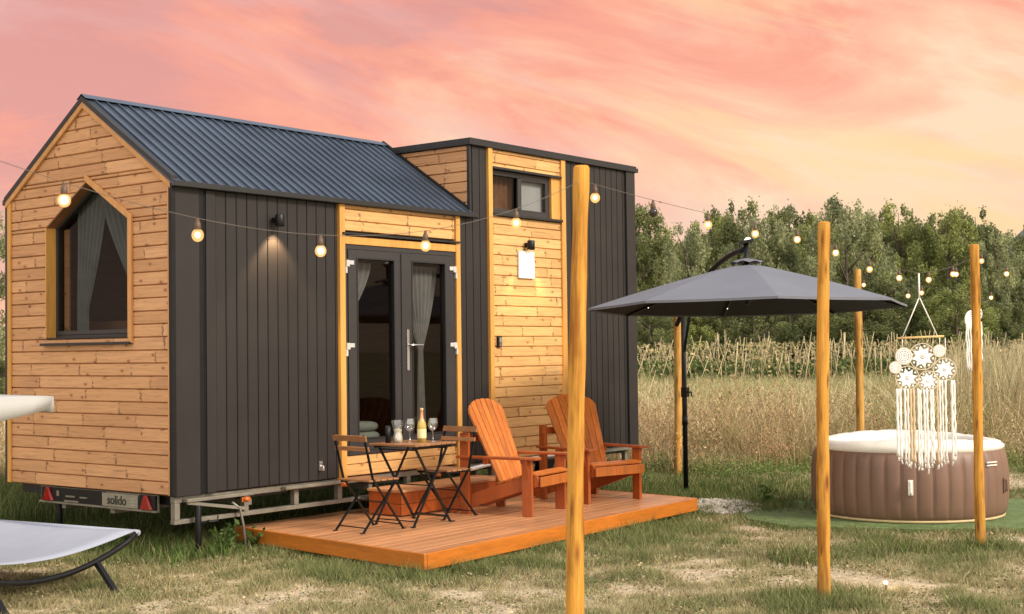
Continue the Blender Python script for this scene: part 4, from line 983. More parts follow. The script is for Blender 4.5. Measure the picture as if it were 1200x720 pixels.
# ------------------------------------------------------------------ sun bed with awning (cut by the left picture edge)
T = Vector((-.90, -.67, .405)); rd = Vector((-.99, -.14, 0)).normalized(); ed = Vector((-.14, .99, 0)).normalized()
bed = thing('sun_bed', 'pale sling sun bed on curved black rails in the grass, cut by the picture edge', 'sun bed', (T.x, T.y, 0))
def bp(a, b, z): p = rd*a + ed*b; return Vector((p.x, p.y, z))
RL, WD = 1.85, 1.75
for b in (0, WD):
    r_ = MB(); pts_ = [bp(RL*k/20, b, 0.40 - .23*math.sin(math.pi*k/20)**.8) for k in range(21)]; r_.tube(pts_, .022, 10); r_.build('rocker_rail', M['black'], bed)
    for a in (.42, 1.43):
        g_ = MB(); sg = 1 if b == 0 else -1; z = .40 - .23*math.sin(math.pi*a/RL)**.8; g_.bar(bp(a, b, z), bp(a-.02, b-.16*sg*0-.20*(1 if b == 0 else -1), .0), .045, .03); g_.build('foot', M['black'], bed)
for a in (.0, RL): mb = MB(); mb.tube([bp(a, -.02, .405), bp(a, WD+.02, .405)], .022, 10); mb.build('end_bar', M['sling'], bed)
mb = MB(); mb.grid(lambda u, v: tuple(bp(RL*u, WD*v, .425 - .11*math.sin(math.pi*u)**1.0 - .02*math.sin(math.pi*v))), 24, 10); mb.build('sling', M['sling'], bed, 0, .008)
mb = MB()
cxa = 1.05  # awning begins over the far half of the bed
def aw(u, v): return tuple(bp(cxa+1.3*u, -.25+1.9*v, 1.505+.012*math.sin(math.pi*.95*v) + .01*u))
mb.grid(aw, 8, 10); mb.grid(lambda u, v: tuple(Vector(aw(u, 0)) - Vector((0, 0, (.09+.2*u)*v)) - Vector(tuple(rd))*.05*v*(1-u)*-1), 8, 2); mb.grid(lambda u, v: tuple(Vector(aw(0, u)) - Vector((0, 0, .11*v))), 10, 2)
aw_ = mb.build('awning', M['shade'], bed, 0, .008)
mb = MB()
for b in (0, WD): mb.tube([bp(RL, b, .38), bp(RL+.25, b, .95), bp(cxa+1.0, b, 1.49)], .018, 8)
mb.build('awning_support', M['black'], bed)

# small garden spot light in the grass
gl = thing('garden_spike_light', 'tiny lit spike light stuck in the grass right of the middle pole', 'garden light', (2.13, -5.53, 0))
mb = MB(); mb.tube([(0, 0, -.02), (0, 0, .034)], .006, 8); mb.build('spike', M['black'], gl)
mb = MB(); mb.lathe([(.001, .03), (.012, .034), (.016, .05), (.001, .058)], 14); mb.build('lamp_head', M['lens'], gl)
ld = bpy.data.lights.new('glow', 'POINT'); ld.energy = 1.2; ld.color = (1, .75, .4); ld.shadow_soft_size = .03; lo = bpy.data.objects.new('glow', ld); COL.objects.link(lo); lo.parent = gl; lo.location = (-.05, -.05, .13)

# ------------------------------------------------------------------ ground
def fbm(x, y, s, o=3):
    return noise.fractal(Vector((x*s, y*s, 3.1)), 1.0, 2.0, o)
def dryness(x, y):   # 0 green .. 1 bare pale soil
    v = .445 + .50*fbm(x+9, y*1.0-4, .75) + .55*fbm(x, y, 2.3, 2) + .25*fbm(x, y, 6.5, 2)
    dep = (x-CAM[0])*H_FWD[0] + (y-CAM[1])*H_FWD[1]; lat = (x-CAM[0])*H_RGT[0] + (y-CAM[1])*H_RGT[1]
    if dep < 12.2: v += .13*(min(1, (12.2-dep)/1.5))
    # green collars: around the deck skirt, beside the tub, under the house
    dx = max(.4-x, 0, x-5.5); dy = max(-2.45-y, 0, y-3.0); d = math.hypot(dx, dy); v -= .38*math.exp(-(d/.38)**2)
    d = math.hypot(x-6.9, y+1.2); v -= .45*math.exp(-(d/1.0)**2)
    for q in ((1.38, -5.38), (-2.3, -5.85), (4.49, -5.42), (6.2, -2.3)): v -= .40*math.exp(-(math.hypot(x-q[0], y-q[1])/.35)**2)
    if 16.7 < dep < 18.6 and lat > 1: v += .30
    return min(1, max(0, v))
def lin(a, b, n): return list(np.linspace(a, b, n, endpoint=False))
xs = [-4000, -1500, -500, -200, -90, -40, -20, -10, -6] + lin(-4, 14, 200) + lin(14, 30, 30) + lin(30, 100, 24) + [100, 140, 200, 400, 900, 2000, 4500]
ys = [-4000, -1500, -500, -200, -90, -40, -20, -12] + lin(-10, 6, 180) + lin(6, 20, 26) + lin(20, 100, 24) + [100, 140, 200, 400, 900, 2000, 4500]
GX, GY = np.meshgrid(np.array(xs, float), np.array(ys, float)); nx, ny = len(xs), len(ys)
vz = np.zeros(GX.size); cols = np.zeros((GX.size, 3)); fx_, fy_ = GX.ravel(), GY.ravel()
soil = np.array([.56, .45, .32]); drygrass = np.array([.36, .31, .17]); green = np.array([.155, .17, .068])
for i in range(GX.size):
    x, y = fx_[i], fy_[i]
    if -6 < x < 30 and -13 < y < 20:
        d = dryness(x, y); vz[i] = .018*fbm(x, y, 1.1)-.010 + (.01*fbm(x, y, 6))
        if -.1 < x < 9 and -6 < y < 3: vz[i] = min(vz[i], .004)
    else: d = .45
    c = green*(1-d/.5) + drygrass*(d/.5) if d < .5 else drygrass*(1-(d-.5)/.35) + soil*((d-.5)/.35) if d < .85 else soil
    cols[i] = c
idx = np.arange(nx*ny).reshape(ny, nx)
faces = np.stack([idx[:-1, :-1].ravel(), idx[:-1, 1:].ravel(), idx[1:, 1:].ravel(), idx[1:, :-1].ravel()], 1)
m, nt, b = new_mat('meadow soil'); a = N(nt, 'ShaderNodeVertexColor', layer_name='Col'); tc = N(nt, 'ShaderNodeTexCoord')
n1 = N(nt, 'ShaderNodeTexNoise', inp={'Scale': 14, 'Detail': 9, 'Roughness': .7}); L(nt, tc.outputs['Object'], n1.inputs['Vector'])
n2 = N(nt, 'ShaderNodeTexNoise', inp={'Scale': 60, 'Detail': 5, 'Roughness': .7}); L(nt, tc.outputs['Object'], n2.inputs['Vector'])
col = mixc(nt, 1.0, a.outputs['Color'], ramp(nt, [(.3, (.6, .6, .6)), (.7, (1.35, 1.33, 1.28))], n1.outputs['Fac']), 'MULTIPLY')
col = mixc(nt, 1.0, col, ramp(nt, [(.32, (.5, .48, .45)), (.5, (1, 1, 1)), (.68, (1.35, 1.35, 1.35))], n2.outputs['Fac']), 'MULTIPLY')
L(nt, col, b.inputs['Base Color']); b.inputs['Roughness'].default_value = .95; b.inputs['Specular IOR Level'].default_value = .1; bump(nt, b, n2.outputs['Fac'], .6, .02)
gr = np_mesh('ground', np.stack([fx_, fy_, vz], 1), faces, m, None, cols); gr['kind'] = 'structure'

# grass blades ------------------------------------------------------------
def blades(name, base, h, w, lean, cols, label, seg=1, tipw=.0):
    n = len(base); ang = rng.uniform(0, 2*np.pi, n); la = rng.uniform(0, 2*np.pi, n)
    sx = np.stack([np.cos(ang), np.sin(ang), np.zeros(n)], 1) * w[:, None]
    ld_ = np.stack([np.cos(la), np.sin(la), np.zeros(n)], 1) * (lean*h)[:, None]
    up = np.zeros((n, 3)); up[:, 2] = h
    if seg == 1:
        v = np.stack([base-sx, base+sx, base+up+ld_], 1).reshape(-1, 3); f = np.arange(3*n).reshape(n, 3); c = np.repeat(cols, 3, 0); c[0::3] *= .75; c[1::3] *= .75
    else:
        mid = base + up*.55 + ld_*.25; tip = base + up + ld_
        v = np.stack([base-sx, base+sx, mid+sx*.7, mid-sx*.7, mid-sx*.7*1, mid+sx*.7, tip+sx*tipw, tip-sx*tipw], 1).reshape(-1, 3)
        # share the middle edge to keep each blade one island
        v = np.stack([base-sx, base+sx, mid+sx*.7, mid-sx*.7, tip+sx*tipw, tip-sx*tipw], 1).reshape(-1, 3)
        k = np.arange(n)[:, None]*6; f = np.concatenate([k+np.array([[0, 1, 2, 3]]), k+np.array([[3, 2, 4, 5]])], 0); c = np.repeat(cols, 6, 0)
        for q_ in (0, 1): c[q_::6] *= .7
    o = np_mesh(name, v, f, M['blade'], None, np.clip(c, 0, 1)); return tag(o, label, 'grass', kind='stuff')
def in_poly(x, y, P):
    ins = np.zeros(len(x), bool); n = len(P)
    for i in range(n):
        x0, y0 = P[i]; x1, y1 = P[(i+1) % n]
        c = ((y0 > y) != (y1 > y)) & (x < (x1-x0)*(y-y0)/(y1-y0+1e-12)+x0); ins ^= c
    return ins
NB = 420000
dep = 8.3 + (20.5-8.3)*rng.random(NB)**1.25; lat = (rng.random(NB)*2-1)*(dep*.44)
X = CAM[0] + H_FWD[0]*dep + H_RGT[0]*lat; Y = CAM[1] + H_FWD[1]*dep + H_RGT[1]*lat
keep = ~in_poly(X, Y, [tuple(FL), tuple(FR), tuple(BR), tuple(BL)]) & ~in_poly(X, Y, gm) & ~((X > 1.2) & (X < 7.2) & (Y > .6) & (Y < 2.5))
X, Y, dep, lat = X[keep], Y[keep], dep[keep], lat[keep]
dr_ = np.array([dryness(x, y) for x, y in zip(X, Y)])
keep = rng.random(len(X)) > np.clip((dr_-.50)*2.6, 0, .95)
X, Y, dep, lat, dr_ = X[keep], Y[keep], dep[keep], lat[keep], dr_[keep]
n = len(X); clump = np.array([fbm(x+50, y, 3.2, 2) for x, y in zip(X, Y)])
hh = (.022 + .038*rng.random(n)) * (1.25 - .55*dr_) * (1 + .9*np.clip(clump, -.5, 1)); 
tall = np.clip(.45-dr_, 0, .45)/.45; hh *= 1 + .55*tall**1.5
ww = (.0022 + .0022*rng.random(n)) * (dep/10)**.6
mixg = np.clip((dr_*1.45 + .28*rng.standard_normal(n)*.8), 0, 1)[:, None]
gcol = np.array([.165, .195, .070])*(.8+.8*rng.random((n, 1))); dcol = np.array([.54, .45, .26])*(.65+.6*rng.random((n, 1)))
cc = gcol*(1-mixg) + dcol*mixg
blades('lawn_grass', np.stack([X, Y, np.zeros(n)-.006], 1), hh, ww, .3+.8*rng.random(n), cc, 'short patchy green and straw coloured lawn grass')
# rank grass along the house side and under the trailer
def strip(fn, n, hmin, hmax, col, label, name='tall_weedy_grass', dryp=.15):
    X, Y = fn(n); n = len(X); h = hmin+(hmax-hmin)*rng.random(n)**1.5; w = .0035+.003*rng.random(n)
    c = np.array(col)*(.6+.9*rng.random((n, 1))); dm = rng.random(n) < dryp; c[dm] = np.array([.33, .27, .13])*(.7+.5*rng.random((dm.sum(), 1)))
    return blades(name, np.stack([X, Y, np.full(n, -.01)], 1), h, w, .15+.6*rng.random(n), c, label, 2)
def sA(n):
    x = rng.uniform(-.55, .55, n)*(.4+.6*rng.random(n)) + .25; y = rng.uniform(-.2, 6, n); k = rng.random(n) < .9; return x[k], y[k]
strip(sA, 13000, .05, .20, (.115, .175, .045), 'long green grass growing along the gable end of the house')
def sF(n): return rng.uniform(-1.5, 8.2, n), rng.uniform(2.65, 5.5, n)
strip(sF, 26000, .22, .62, (.11, .15, .045), 'tall green grass growing behind the house', 'tall_green_grass', .22)
def sB(n):
    x = rng.uniform(-.1, 7.4, n); y = rng.uniform(.30, 3.4, n); return x, y
strip(sB, 20000, .05, .20, (.10, .13, .038), 'rank grass growing in the shade beneath the trailer', dryp=.08)
def sC(n):
    t_ = rng.random(n); which = rng.random(n) < .5
    a = np.where(which, FL.x + (FR.x-FL.x)*t_, FL.x + (BL.x-FL.x)*t_); b = np.where(which, FL.y + (FR.y-FL.y)*t_, FL.y + (BL.y-FL.y)*t_)
    return a + np.where(which, 0, -1)*np.abs(rng.normal(.06, .08, n)), b - np.where(which, 1, 0)*np.abs(rng.normal(.08, .09, n)) - .04
strip(sC, 4200, .03, .09, (.125, .155, .045), 'green tufts growing along the skirt of the wooden deck', 'deck_edge_grass')
def sD(n):
    a = rng.normal(6.9, 1.1, n); b = rng.normal(-1.0, .9, n); k = (a > 5.75) & ~((a < 6.3) & (b < -1.4) & (b > -2.6)); return a[k], b[k]
strip(sD, 16000, .05, .16, (.105, .145, .042), 'darker green lawn around the foot of the parasol', 'green_lawn_patch')
def sM(n):
    i_ = rng.integers(0, len(gm), n); t_ = rng.random(n)[:, None]; g_ = np.array(gm); p_ = g_[i_]*(1-t_) + g_[(i_+1) % len(gm)]*t_ + rng.normal(0, .09, (n, 2)); return p_[:, 0], p_[:, 1]
strip(sM, 9000, .02, .07, (.14, .18, .06), 'short tufts creeping over the edge of the green mat', 'mat_edge_grass')
def sE(n):
    q = [(1.38, -5.38), (-2.3, -5.85), (4.49, -5.42), (5.9, -2.45), (6.2, -2.6), (3.0, -4.4), (4.0, -4.9)]; i_ = rng.integers(0, len(q), n); q = np.array(q)[i_]; return q[:, 0]+rng.normal(0, .17, n), q[:, 1]+rng.normal(0, .17, n)
strip(sE, 5000, .04, .13, (.13, .165, .05), 'clumps of greener grass around the pole feet', 'grass_clumps')

# clover and small broad leaves mixed into the lawn
NL = 110000; dep = 8.5 + 11*rng.random(NL)**1.3; lat = (rng.random(NL)*2-1)*(dep*.44); X = CAM[0] + H_FWD[0]*dep + H_RGT[0]*lat; Y = CAM[1] + H_FWD[1]*dep + H_RGT[1]*lat
kp = ~in_poly(X, Y, [tuple(FL), tuple(FR), tuple(BR), tuple(BL)]) & ~in_poly(X, Y, gm) & ~((X > -.05) & (X < 7.4) & (Y > 0) & (Y < 2.6)); X, Y = X[kp], Y[kp]
dd = np.array([fbm(x+5, y+5, 1.6, 3) for x, y in zip(X, Y)]); kp = rng.random(len(X)) < np.clip(.35+1.3*dd, .04, 1); X, Y = X[kp], Y[kp]; nl_ = len(X)
def lowquads(name, P_, size, cols, label):
    m_ = len(P_); a = rng.standard_normal((m_, 3)); a[:, 2] *= .35; a /= np.linalg.norm(a, axis=1)[:, None]; b = rng.standard_normal((m_, 3)); b[:, 2] *= .35; b -= a*(a*b).sum(1)[:, None]; b /= np.linalg.norm(b, axis=1)[:, None]
    A_, B_ = a*size[:, None], b*size[:, None]; v = np.stack([P_-A_, P_-B_*.7, P_+A_, P_+B_*.7], 1).reshape(-1, 3)
    return tag(np_mesh(name, v, np.arange(4*m_).reshape(m_, 4), M['blade'], None, np.repeat(cols, 4, 0)), label, 'ground cover', kind='stuff')
rr_ = rng.random((nl_, 1)); lc_ = np.where(rr_ < .42, np.array([.16, .20, .08]), np.where(rr_ < .82, np.array([.42, .36, .20]), np.array([.24, .15, .08])))*(.6+.8*rng.random((nl_, 1)))
lowquads('clover_leaves', np.stack([X, Y, .006+.022*rng.random(nl_)], 1), .006+.010*rng.random(nl_), lc_, 'clover leaves and dead bits scattered through the lawn')
# dry meadow -----------------------------------------------------------------
NM = 190000
u_ = rng.random(NM); dep = 19.2 + (66-19.2)*u_**1.8; lat = dep*(rng.random(NM)*1.0-.48)
X = CAM[0] + H_FWD[0]*dep + H_RGT[0]*lat; Y = CAM[1] + H_FWD[1]*dep + H_RGT[1]*lat
edge = np.array([.9*fbm(x, y, .35, 2) for x, y in zip(X, Y)]); k = (dep + edge*1.1 > 19.8) & ~((X > -.3) & (X < 7.6) & (Y > -.3) & (Y < 3.0)) & ~((X < 6) & (Y < 5))
X, Y, dep, lat, edge = X[k], Y[k], dep[k], lat[k], edge[k]; n = len(X)
big = np.array([fbm(x-30, y+7, .22, 3) for x, y in zip(X, Y)])
tuft = np.array([fbm(x+3, y-8, .9, 3) for x, y in zip(X, Y)])
hh = .36 + .50*rng.random(n)**1.8 + .35*np.clip(big, -.6, .8) + .50*np.clip(tuft, -.5, .8); hh = np.clip(hh, .15, None)
hh *= np.where(dep < 21.5, .35+.65*np.clip((dep-19)/2.5, 0, 1), 1) * np.where(dep > 40, .75, 1)
far = np.clip((dep-30)/25, 0, 1)[:, None]; r_ = rng.random((n, 1))
tan = np.array([.76, .64, .42]); brown = np.array([.50, .36, .20]); grn = np.array([.27, .30, .11]); pale = np.array([.62, .53, .29])
pg = np.clip(.38 + 1.3*big + np.where(dep < 22, .35, 0), 0, .9)[:, None]
c = np.where(r_ < pg*.7, grn*(.7+.7*rng.random((n, 1))), np.where(rng.random((n, 1)) < .38, brown, tan)*(.65+.7*rng.random((n, 1))))
bw = np.clip(.45 + 1.6*np.array([fbm(x*1.0+70, y-20, .30, 3) for x, y in zip(X, Y)]), 0, 1)[:, None]*np.clip(1-(dep[:, None]-27)/10, 0, 1)
rust = np.array([.54, .37, .20])*(.45+.8*rng.random((n, 1))); c = c*(1-bw*.6) + rust*bw*.6
fc = np.where(rng.random((n, 1)) < .45, np.array([.27, .30, .12]), np.array([.46, .40, .22]))*(.8+.4*rng.random((n, 1)))
c = c*(1-far*.85) + fc*far*.85
ww = (.0045 + .004*rng.random(n))*(dep/20)**.75
blades('dry_meadow_grass', np.stack([X, Y, np.full(n, -.01)], 1), hh, ww, .15+.85*rng.random(n)**1.5, c, 'tall dry brown and green meadow grass behind the lawn', 2, .25)
# seed heads
k = (rng.random(n) < .12) & (dep < 36); q = np.where(k)[0]; hs = hh[q]*(1.0+.15*rng.random(len(q))); sz = (.007+.010*rng.random(len(q)))*(dep[q]/20)**.7
def quads(name, centers, size, mat, parent=None, colors=None, aspect=1.6):
    n = len(centers); a = rng.standard_normal((n, 3)); a /= np.linalg.norm(a, axis=1)[:, None]; b = rng.standard_normal((n, 3)); b -= a*(a*b).sum(1)[:, None]; b /= np.linalg.norm(b, axis=1)[:, None]
    s_ = size[:, None]; A_ = a*s_*aspect; B_ = b*s_
    v = np.stack([centers-A_, centers-B_*.8, centers+A_, centers+B_*.8], 1).reshape(-1, 3); f = np.arange(4*n).reshape(n, 4)
    return np_mesh(name, v, f, mat, parent, None if colors is None else np.repeat(colors, 4, 0))
ct = np.stack([X[q], Y[q], hs*.93], 1); ct = np.concatenate([ct + rng.normal(0, .02, ct.shape) for _ in range(3)]); szz = np.tile(sz, 3)
sc_ = np.array([.42, .28, .15])*(.5+1.1*rng.random((len(ct), 1)))
tag(quads('meadow_seed_heads', ct, szz, M['blade'], None, sc_), 'brown seed heads standing above the dry meadow', 'seed heads', kind='stuff')
# rounded dead weeds and fresh green growth along the front of the meadow
cs_, cc_, ss_ = [], [], []
for q in range(230):
    dp_ = rng.uniform(18.9, 26) if q % 3 else rng.uniform(18.6, 20.5); lt_ = dp_*rng.uniform(.03, .47); x, y = ground(lt_, dp_)
    if -0.5 < x < 7.8 and -.5 < y < 3: continue
    low = q % 3 == 0; hgt = rng.uniform(.12, .30) if low else rng.uniform(.40, 1.0); rad = rng.uniform(.25, .55) if low else rng.uniform(.18, .42); m_ = int(300 if low else 280)
    p_ = rng.standard_normal((m_, 3))*np.array([rad*.5, rad*.5, hgt*.22]) + np.array([x, y, hgt*.62]); p_[:, 2] = np.abs(p_[:, 2])
    base_ = np.array([.17, .24, .07]) if low else (np.array([.42, .26, .14]) if rng.random() < .6 else np.array([.55, .45, .25]))
    cs_.append(p_); cc_.append(base_*(.5+1.0*rng.random((m_, 1)))); ss_.append(rng.uniform(.005, .013, m_))
tag(quads('bushy_dead_weeds', np.concatenate(cs_), np.concatenate(ss_), M['blade'], None, np.concatenate(cc_)), 'bushy brown dead weeds and low green growth fronting the meadow', 'weeds', kind='stuff')
# paler tall stand at the right
n = 9000; dep = rng.uniform(23, 34, n); lat = dep*rng.uniform(.31, .46, n); X = CAM[0] + H_FWD[0]*dep + H_RGT[0]*lat; Y = CAM[1] + H_FWD[1]*dep + H_RGT[1]*lat
cl = np.array([fbm(x, y, .8, 2) for x, y in zip(X, Y)]); k = cl > -.05; X, Y, dep = X[k], Y[k], dep[k]; n = len(X)
blades('tall_pale_reed_grass', np.stack([X, Y, np.zeros(n)], 1), .9+.95*rng.random(n), .006+.006*rng.random(n), .05+.3*rng.random(n), np.array([.50, .43, .25])*(.7+.5*rng.random((n, 1))), 'tall pale reed grass at the right edge of the meadow', 2, .3)
# weeds as individual plants beside the jack and the tub
def weed(label, x, y, h, spread, nl, mat='weed', cat='plant', group=None):
    t = thing('weed_plant', label, cat, (x, y, 0), 0, group)
    st = MB(); cs = []
    for k in range(7):
        a = rng.uniform(0, 6.28); d = spread*rng.uniform(.2, 1); hh_ = h*rng.uniform(.6, 1.05); p1_ = Vector((d*math.cos(a), d*math.sin(a), hh_)); st.tube([(0, 0, 0), p1_*.5 + Vector((0, 0, hh_*.12)), p1_], [.005, .004, .002], 5)
        for j in range(nl): q_ = rng.uniform(.25, 1); cs.append(np.array(p1_*q_) + rng.normal(0, .022, 3))
    st.build('stem', M['weed'], t); quads('leaves', np.array(cs), rng.uniform(.012, .026, len(cs)), M[mat], t)
weed('leafy weed growing beside the black corner jack of the trailer', .50, -.05, .30, .18, 14)
weed('low broad leafed weed between the corner jack and the deck', .92, .02, .20, .16, 12)
weed('small yellow green weed beside the pebble patch', 6.35, -2.35, .24, .16, 12)

# ------------------------------------------------------------------ trees
def tree_proto(kind, seed):
    r_ = np.random.default_rng(seed); H = 1.0
    cs = []; blobs = []
    if kind == 'poplar': W_, nb = .21, 95
    elif kind == 'willow': W_, nb = .34, 120
    else: W_, nb = .33, 115
    for k in range(nb):
        z = r_.uniform(.06, .93); env = W_*(math.sin(math.pi*min(1, (z-.02)/.98)**.75))**.7 if kind != 'poplar' else W_*(math.sin(math.pi*(z**.8)))**.6
        a = r_.uniform(0, 6.28); d = env*math.sqrt(r_.random())*1.05; blobs.append((d*math.cos(a), d*math.sin(a), z, r_.uniform(.025, .075)*(1.1-.45*z)))
    for bx_, by_, bz_, br in blobs:
        m_ = int(230*(br/.06)**1.7)+20; v = r_.standard_normal((m_, 3)); v /= np.linalg.norm(v, axis=1)[:, None]; v *= (br*(.55+.6*r_.random((m_, 1)))); v[:, 2] *= 1.45; v[:, 2] -= .01 if kind != 'willow' else 0
        cs.append(v + np.array([bx_, by_, bz_]))
    # fine twigs sticking out at the crown edge
    for bx_, by_, bz_, br in blobs: v = r_.standard_normal((14, 3))*br*.62; v[:, 2] *= 1.5; cs.append(v + np.array([bx_, by_, bz_]))
    return np.concatenate(cs), blobs
protos = {}
for kd, sd in (('round', 1), ('willow', 2), ('poplar', 3), ('round', 4), ('willow', 5)):
    cs, bl = tree_proto(kd, sd); s_ = np.random.default_rng(sd).uniform(.0042, .0095, len(cs))
    protos[(kd, sd)] = (cs, bl, s_)
tree_meshes = {}
def make_tree(key, matn, x, y, h, rz, label, name='tree', wide=1.0):
    t = thing(name, label, 'tree', (x, y, 0), rz, 'trees of the belt behind the field'); mk = (key, matn)
    if mk not in tree_meshes:
        cs, bl, s_ = protos[key]; cr = quads('crown', cs, s_, M[matn], t, None, 1.3)
        tr = MB(); tr.tube([(0, 0, 0), (.006, .003, .25), (-.004, .004, .6), (0, 0, .9)], [.022, .017, .009, .002], 8)
        for b_ in bl[:22]: z0 = max(.08, b_[2]-.16); tr.tube([(0, 0, z0), (b_[0]*.5, b_[1]*.5, (z0+b_[2])/2+.01), (b_[0], b_[1], b_[2])], [.008, .005, .0015], 5)
        tk = tr.build('trunk', M['bark'], t); tree_meshes[mk] = (cr.data, tk.data)
    else:
        a, b = tree_meshes[mk]
        for nm, d in (('crown', a), ('trunk', b)): o = bpy.data.objects.new(nm, d); COL.objects.link(o); o.parent = t
    t.scale = (h*wide, h*wide, h); return t
K = [('round', 1), ('willow', 2), ('poplar', 3), ('round', 4), ('willow', 5)]
# px centre, depth, top y in the picture (1200x720), proto, material, widening
trees = [(748, 84, 238, 3, 'leafdark', .8), (775, 88, 262, 0, 'leafmid', .8), (806, 80, 262, 4, 'leafpale', .75), (838, 90, 243, 1, 'leafmid', .75), (868, 86, 232, 0, 'leafdark', .7), (898, 80, 252, 4, 'leafpale', .85), (928, 90, 240, 3, 'leafdark', .8),
         (958, 84, 248, 1, 'leafmid', .8), (994, 78, 230, 1, 'leafpale', .8), (1025, 92, 246, 3, 'leafdark', .8), (1056, 82, 236, 0, 'leafmid', .8), (1084, 90, 250, 4, 'leafdark', .85), (1112, 80, 246, 3, 'leafmid', .8), (1146, 84, 241, 0, 'leafdark', .85),
         (1170, 78, 268, 1, 'leafpale', .7), (1198, 84, 284, 3, 'leafmid', .8), (1226, 84, 250, 0, 'leafdark', .8), (1262, 84, 245, 1, 'leafmid', .8), (715, 86, 240, 4, 'leafmid', .8), (680, 84, 250, 0, 'leafdark', .8)]
ords = ['first', 'second', 'third', 'fourth', 'fifth', 'sixth', 'seventh', 'eighth', 'ninth', 'tenth', 'eleventh', 'twelfth', 'thirteenth', 'fourteenth', 'fifteenth', 'sixteenth']
mn = {'leafdark': 'dark green', 'leafmid': 'mid green', 'leafpale': 'pale silvery green'}
j = 0
for i, (px, dp, ty, kp_, mt, wd) in enumerate(trees):
    x, y = ground((px-600)/1616.85*dp, dp); hor = 410 - (px-600)*.0127; h = 1.795 + (hor-ty)*dp/1616.85
    if px <= 1200 and px > 740: lb = f'{mn[mt]} tree, {ords[j]} from the house in the belt behind the field'; j += 1
    else: lb = f'{mn[mt]} tree of the field belt beyond the right picture edge' if px > 1200 else f'{mn[mt]} tree of the field belt mostly behind the house'
    make_tree(K[kp_], mt, x, y, h*1.04, i*1.7, lb, 'tree', wd)
for i, (px, ty) in enumerate(((760, 272), (790, 280), (822, 270), (852, 262), (884, 262), (912, 268), (944, 264), (976, 258), (1010, 262), (1040, 260), (1070, 266), (1098, 262), (1128, 264), (1160, 268), (1190, 296))):
    dp = 98; x, y = ground((px-600)/1616.85*dp, dp); hor = 410 - (px-600)*.0127; h = 1.795 + (hor-ty)*dp/1616.85
    make_tree(K[(i*2) % 5], ('leafdark', 'leafmid')[i % 2], x, y, h, i*2.3, f'rear row tree showing between the front trees, {ords[i]} from the house', 'tree', 1.0)['group'] = 'rear row of the tree belt'
# undergrowth in front of the trunks
def bush(label, px, dp, h, wd, matn, key):
    x, y = ground((px-600)/1616.85*dp, dp); t = make_tree(K[key], matn, x, y, h, px*.37, label, 'bush', wd); t['category'] = 'bush'; t['group'] = 'bushes below the tree belt'; return t
places = ['left of the parasol mast', 'behind the parasol mast', 'below the parasol hub', 'beneath the parasol right half', 'behind the middle pole', 'left of the rear tub pole', 'right of the rear tub pole', 'left of the dreamcatcher', 'behind the dreamcatcher', 'left of the right front pole', 'right of the right front pole', 'at the right picture edge']
for i, px in enumerate((762, 800, 842, 884, 925, 968, 1012, 1048, 1086, 1122, 1160, 1196)):
    bush(f'dark bush at the foot of the tree belt, {places[i]}', px, 74 + (i % 3)*2, 4.2+(i*7 % 5)*.45, 1.35, ('leafdark', 'leafmid', 'leafdark', 'leafdark')[i % 4], (0, 3, 1)[i % 3])
for px, dp, h, wd, mt, key, lb in ((-14, 42, 6.6, .75, 'leafpale', 1, 'pale green tree rising behind the left edge of the house'), (-2, 30, 2.0, 1.2, 'leafdark', 0, 'dark bush low behind the left corner of the house'), (60, 26, 1.6, 1.5, 'leafdark', 3, 'dark bush seen beneath the rear of the trailer')):
    x, y = ground((px-600)/1616.85*dp, dp); t = make_tree(K[key], mt, x, y, h, px*.3, lb, 'tree' if h > 3 else 'bush', wd); t['category'] = 'tree' if h > 3 else 'bush'; del t['group']

# ------------------------------------------------------------------ cane rows and crop
for row, (dp, lab) in enumerate(((61, 'nearest row of crossed tan bean canes along the field'), (67, 'middle row of crossed tan bean canes in the field'), (71, 'farthest row of crossed tan bean canes below the trees'))):
    ox, oy = ground(4.5, dp); t = thing('bean_cane_row', lab, 'cane row', (ox, oy, 0), math.atan2(H_RGT[1], H_RGT[0]), 'rows of bean canes in the field'); mb = MB(); s_ = .1
    while s_ < 26:
        h = random.uniform(1.45, 2.5); sp = random.uniform(.05, .42)
        mb.tube([(s_-sp, -.25, 0), (s_+sp*.8, .1, h)], random.uniform(.014, .024), 4); mb.tube([(s_+sp, .25, 0), (s_-sp*.8, -.1, h*random.uniform(.85, 1.05))], random.uniform(.014, .024), 4)
        for q in range(random.choice((0, 1, 1, 2))): a = s_+random.uniform(-.2, .4); mb.tube([(a, random.uniform(-.3, .3), 0), (a+random.uniform(-.12, .12), 0, h*random.uniform(.6, 1.1))], random.uniform(.008, .016), 4)
        s_ += random.uniform(.15, .75)
    mb.build('canes', M['cane'], t); 
n = 26000; dep = rng.uniform(62.5, 74, n); lat = rng.uniform(4, 31, n); X = CAM[0] + H_FWD[0]*dep + H_RGT[0]*lat; Y = CAM[1] + H_FWD[1]*dep + H_RGT[1]*lat
env = np.array([1.05+.9*fbm(x, y, .22, 3) for x, y in zip(X, Y)]); Z = np.clip(env*.95, .15, 1.25)*rng.random(n)
tag(quads('field_crop', np.stack([X, Y, Z], 1), rng.uniform(.05, .12, n), M['crop']), 'low green crop filling the field between the cane rows', 'crop', kind='stuff')
n = 15000; dep = rng.uniform(60.2, 71.5, n); lat = rng.uniform(4.5, 30, n); X = CAM[0] + H_FWD[0]*dep + H_RGT[0]*lat; Y = CAM[1] + H_FWD[1]*dep + H_RGT[1]*lat
kp = np.array([fbm(x-11, y+3, .5, 2) for x, y in zip(X, Y)]) > -.12; X, Y = X[kp], Y[kp]; n = len(X)
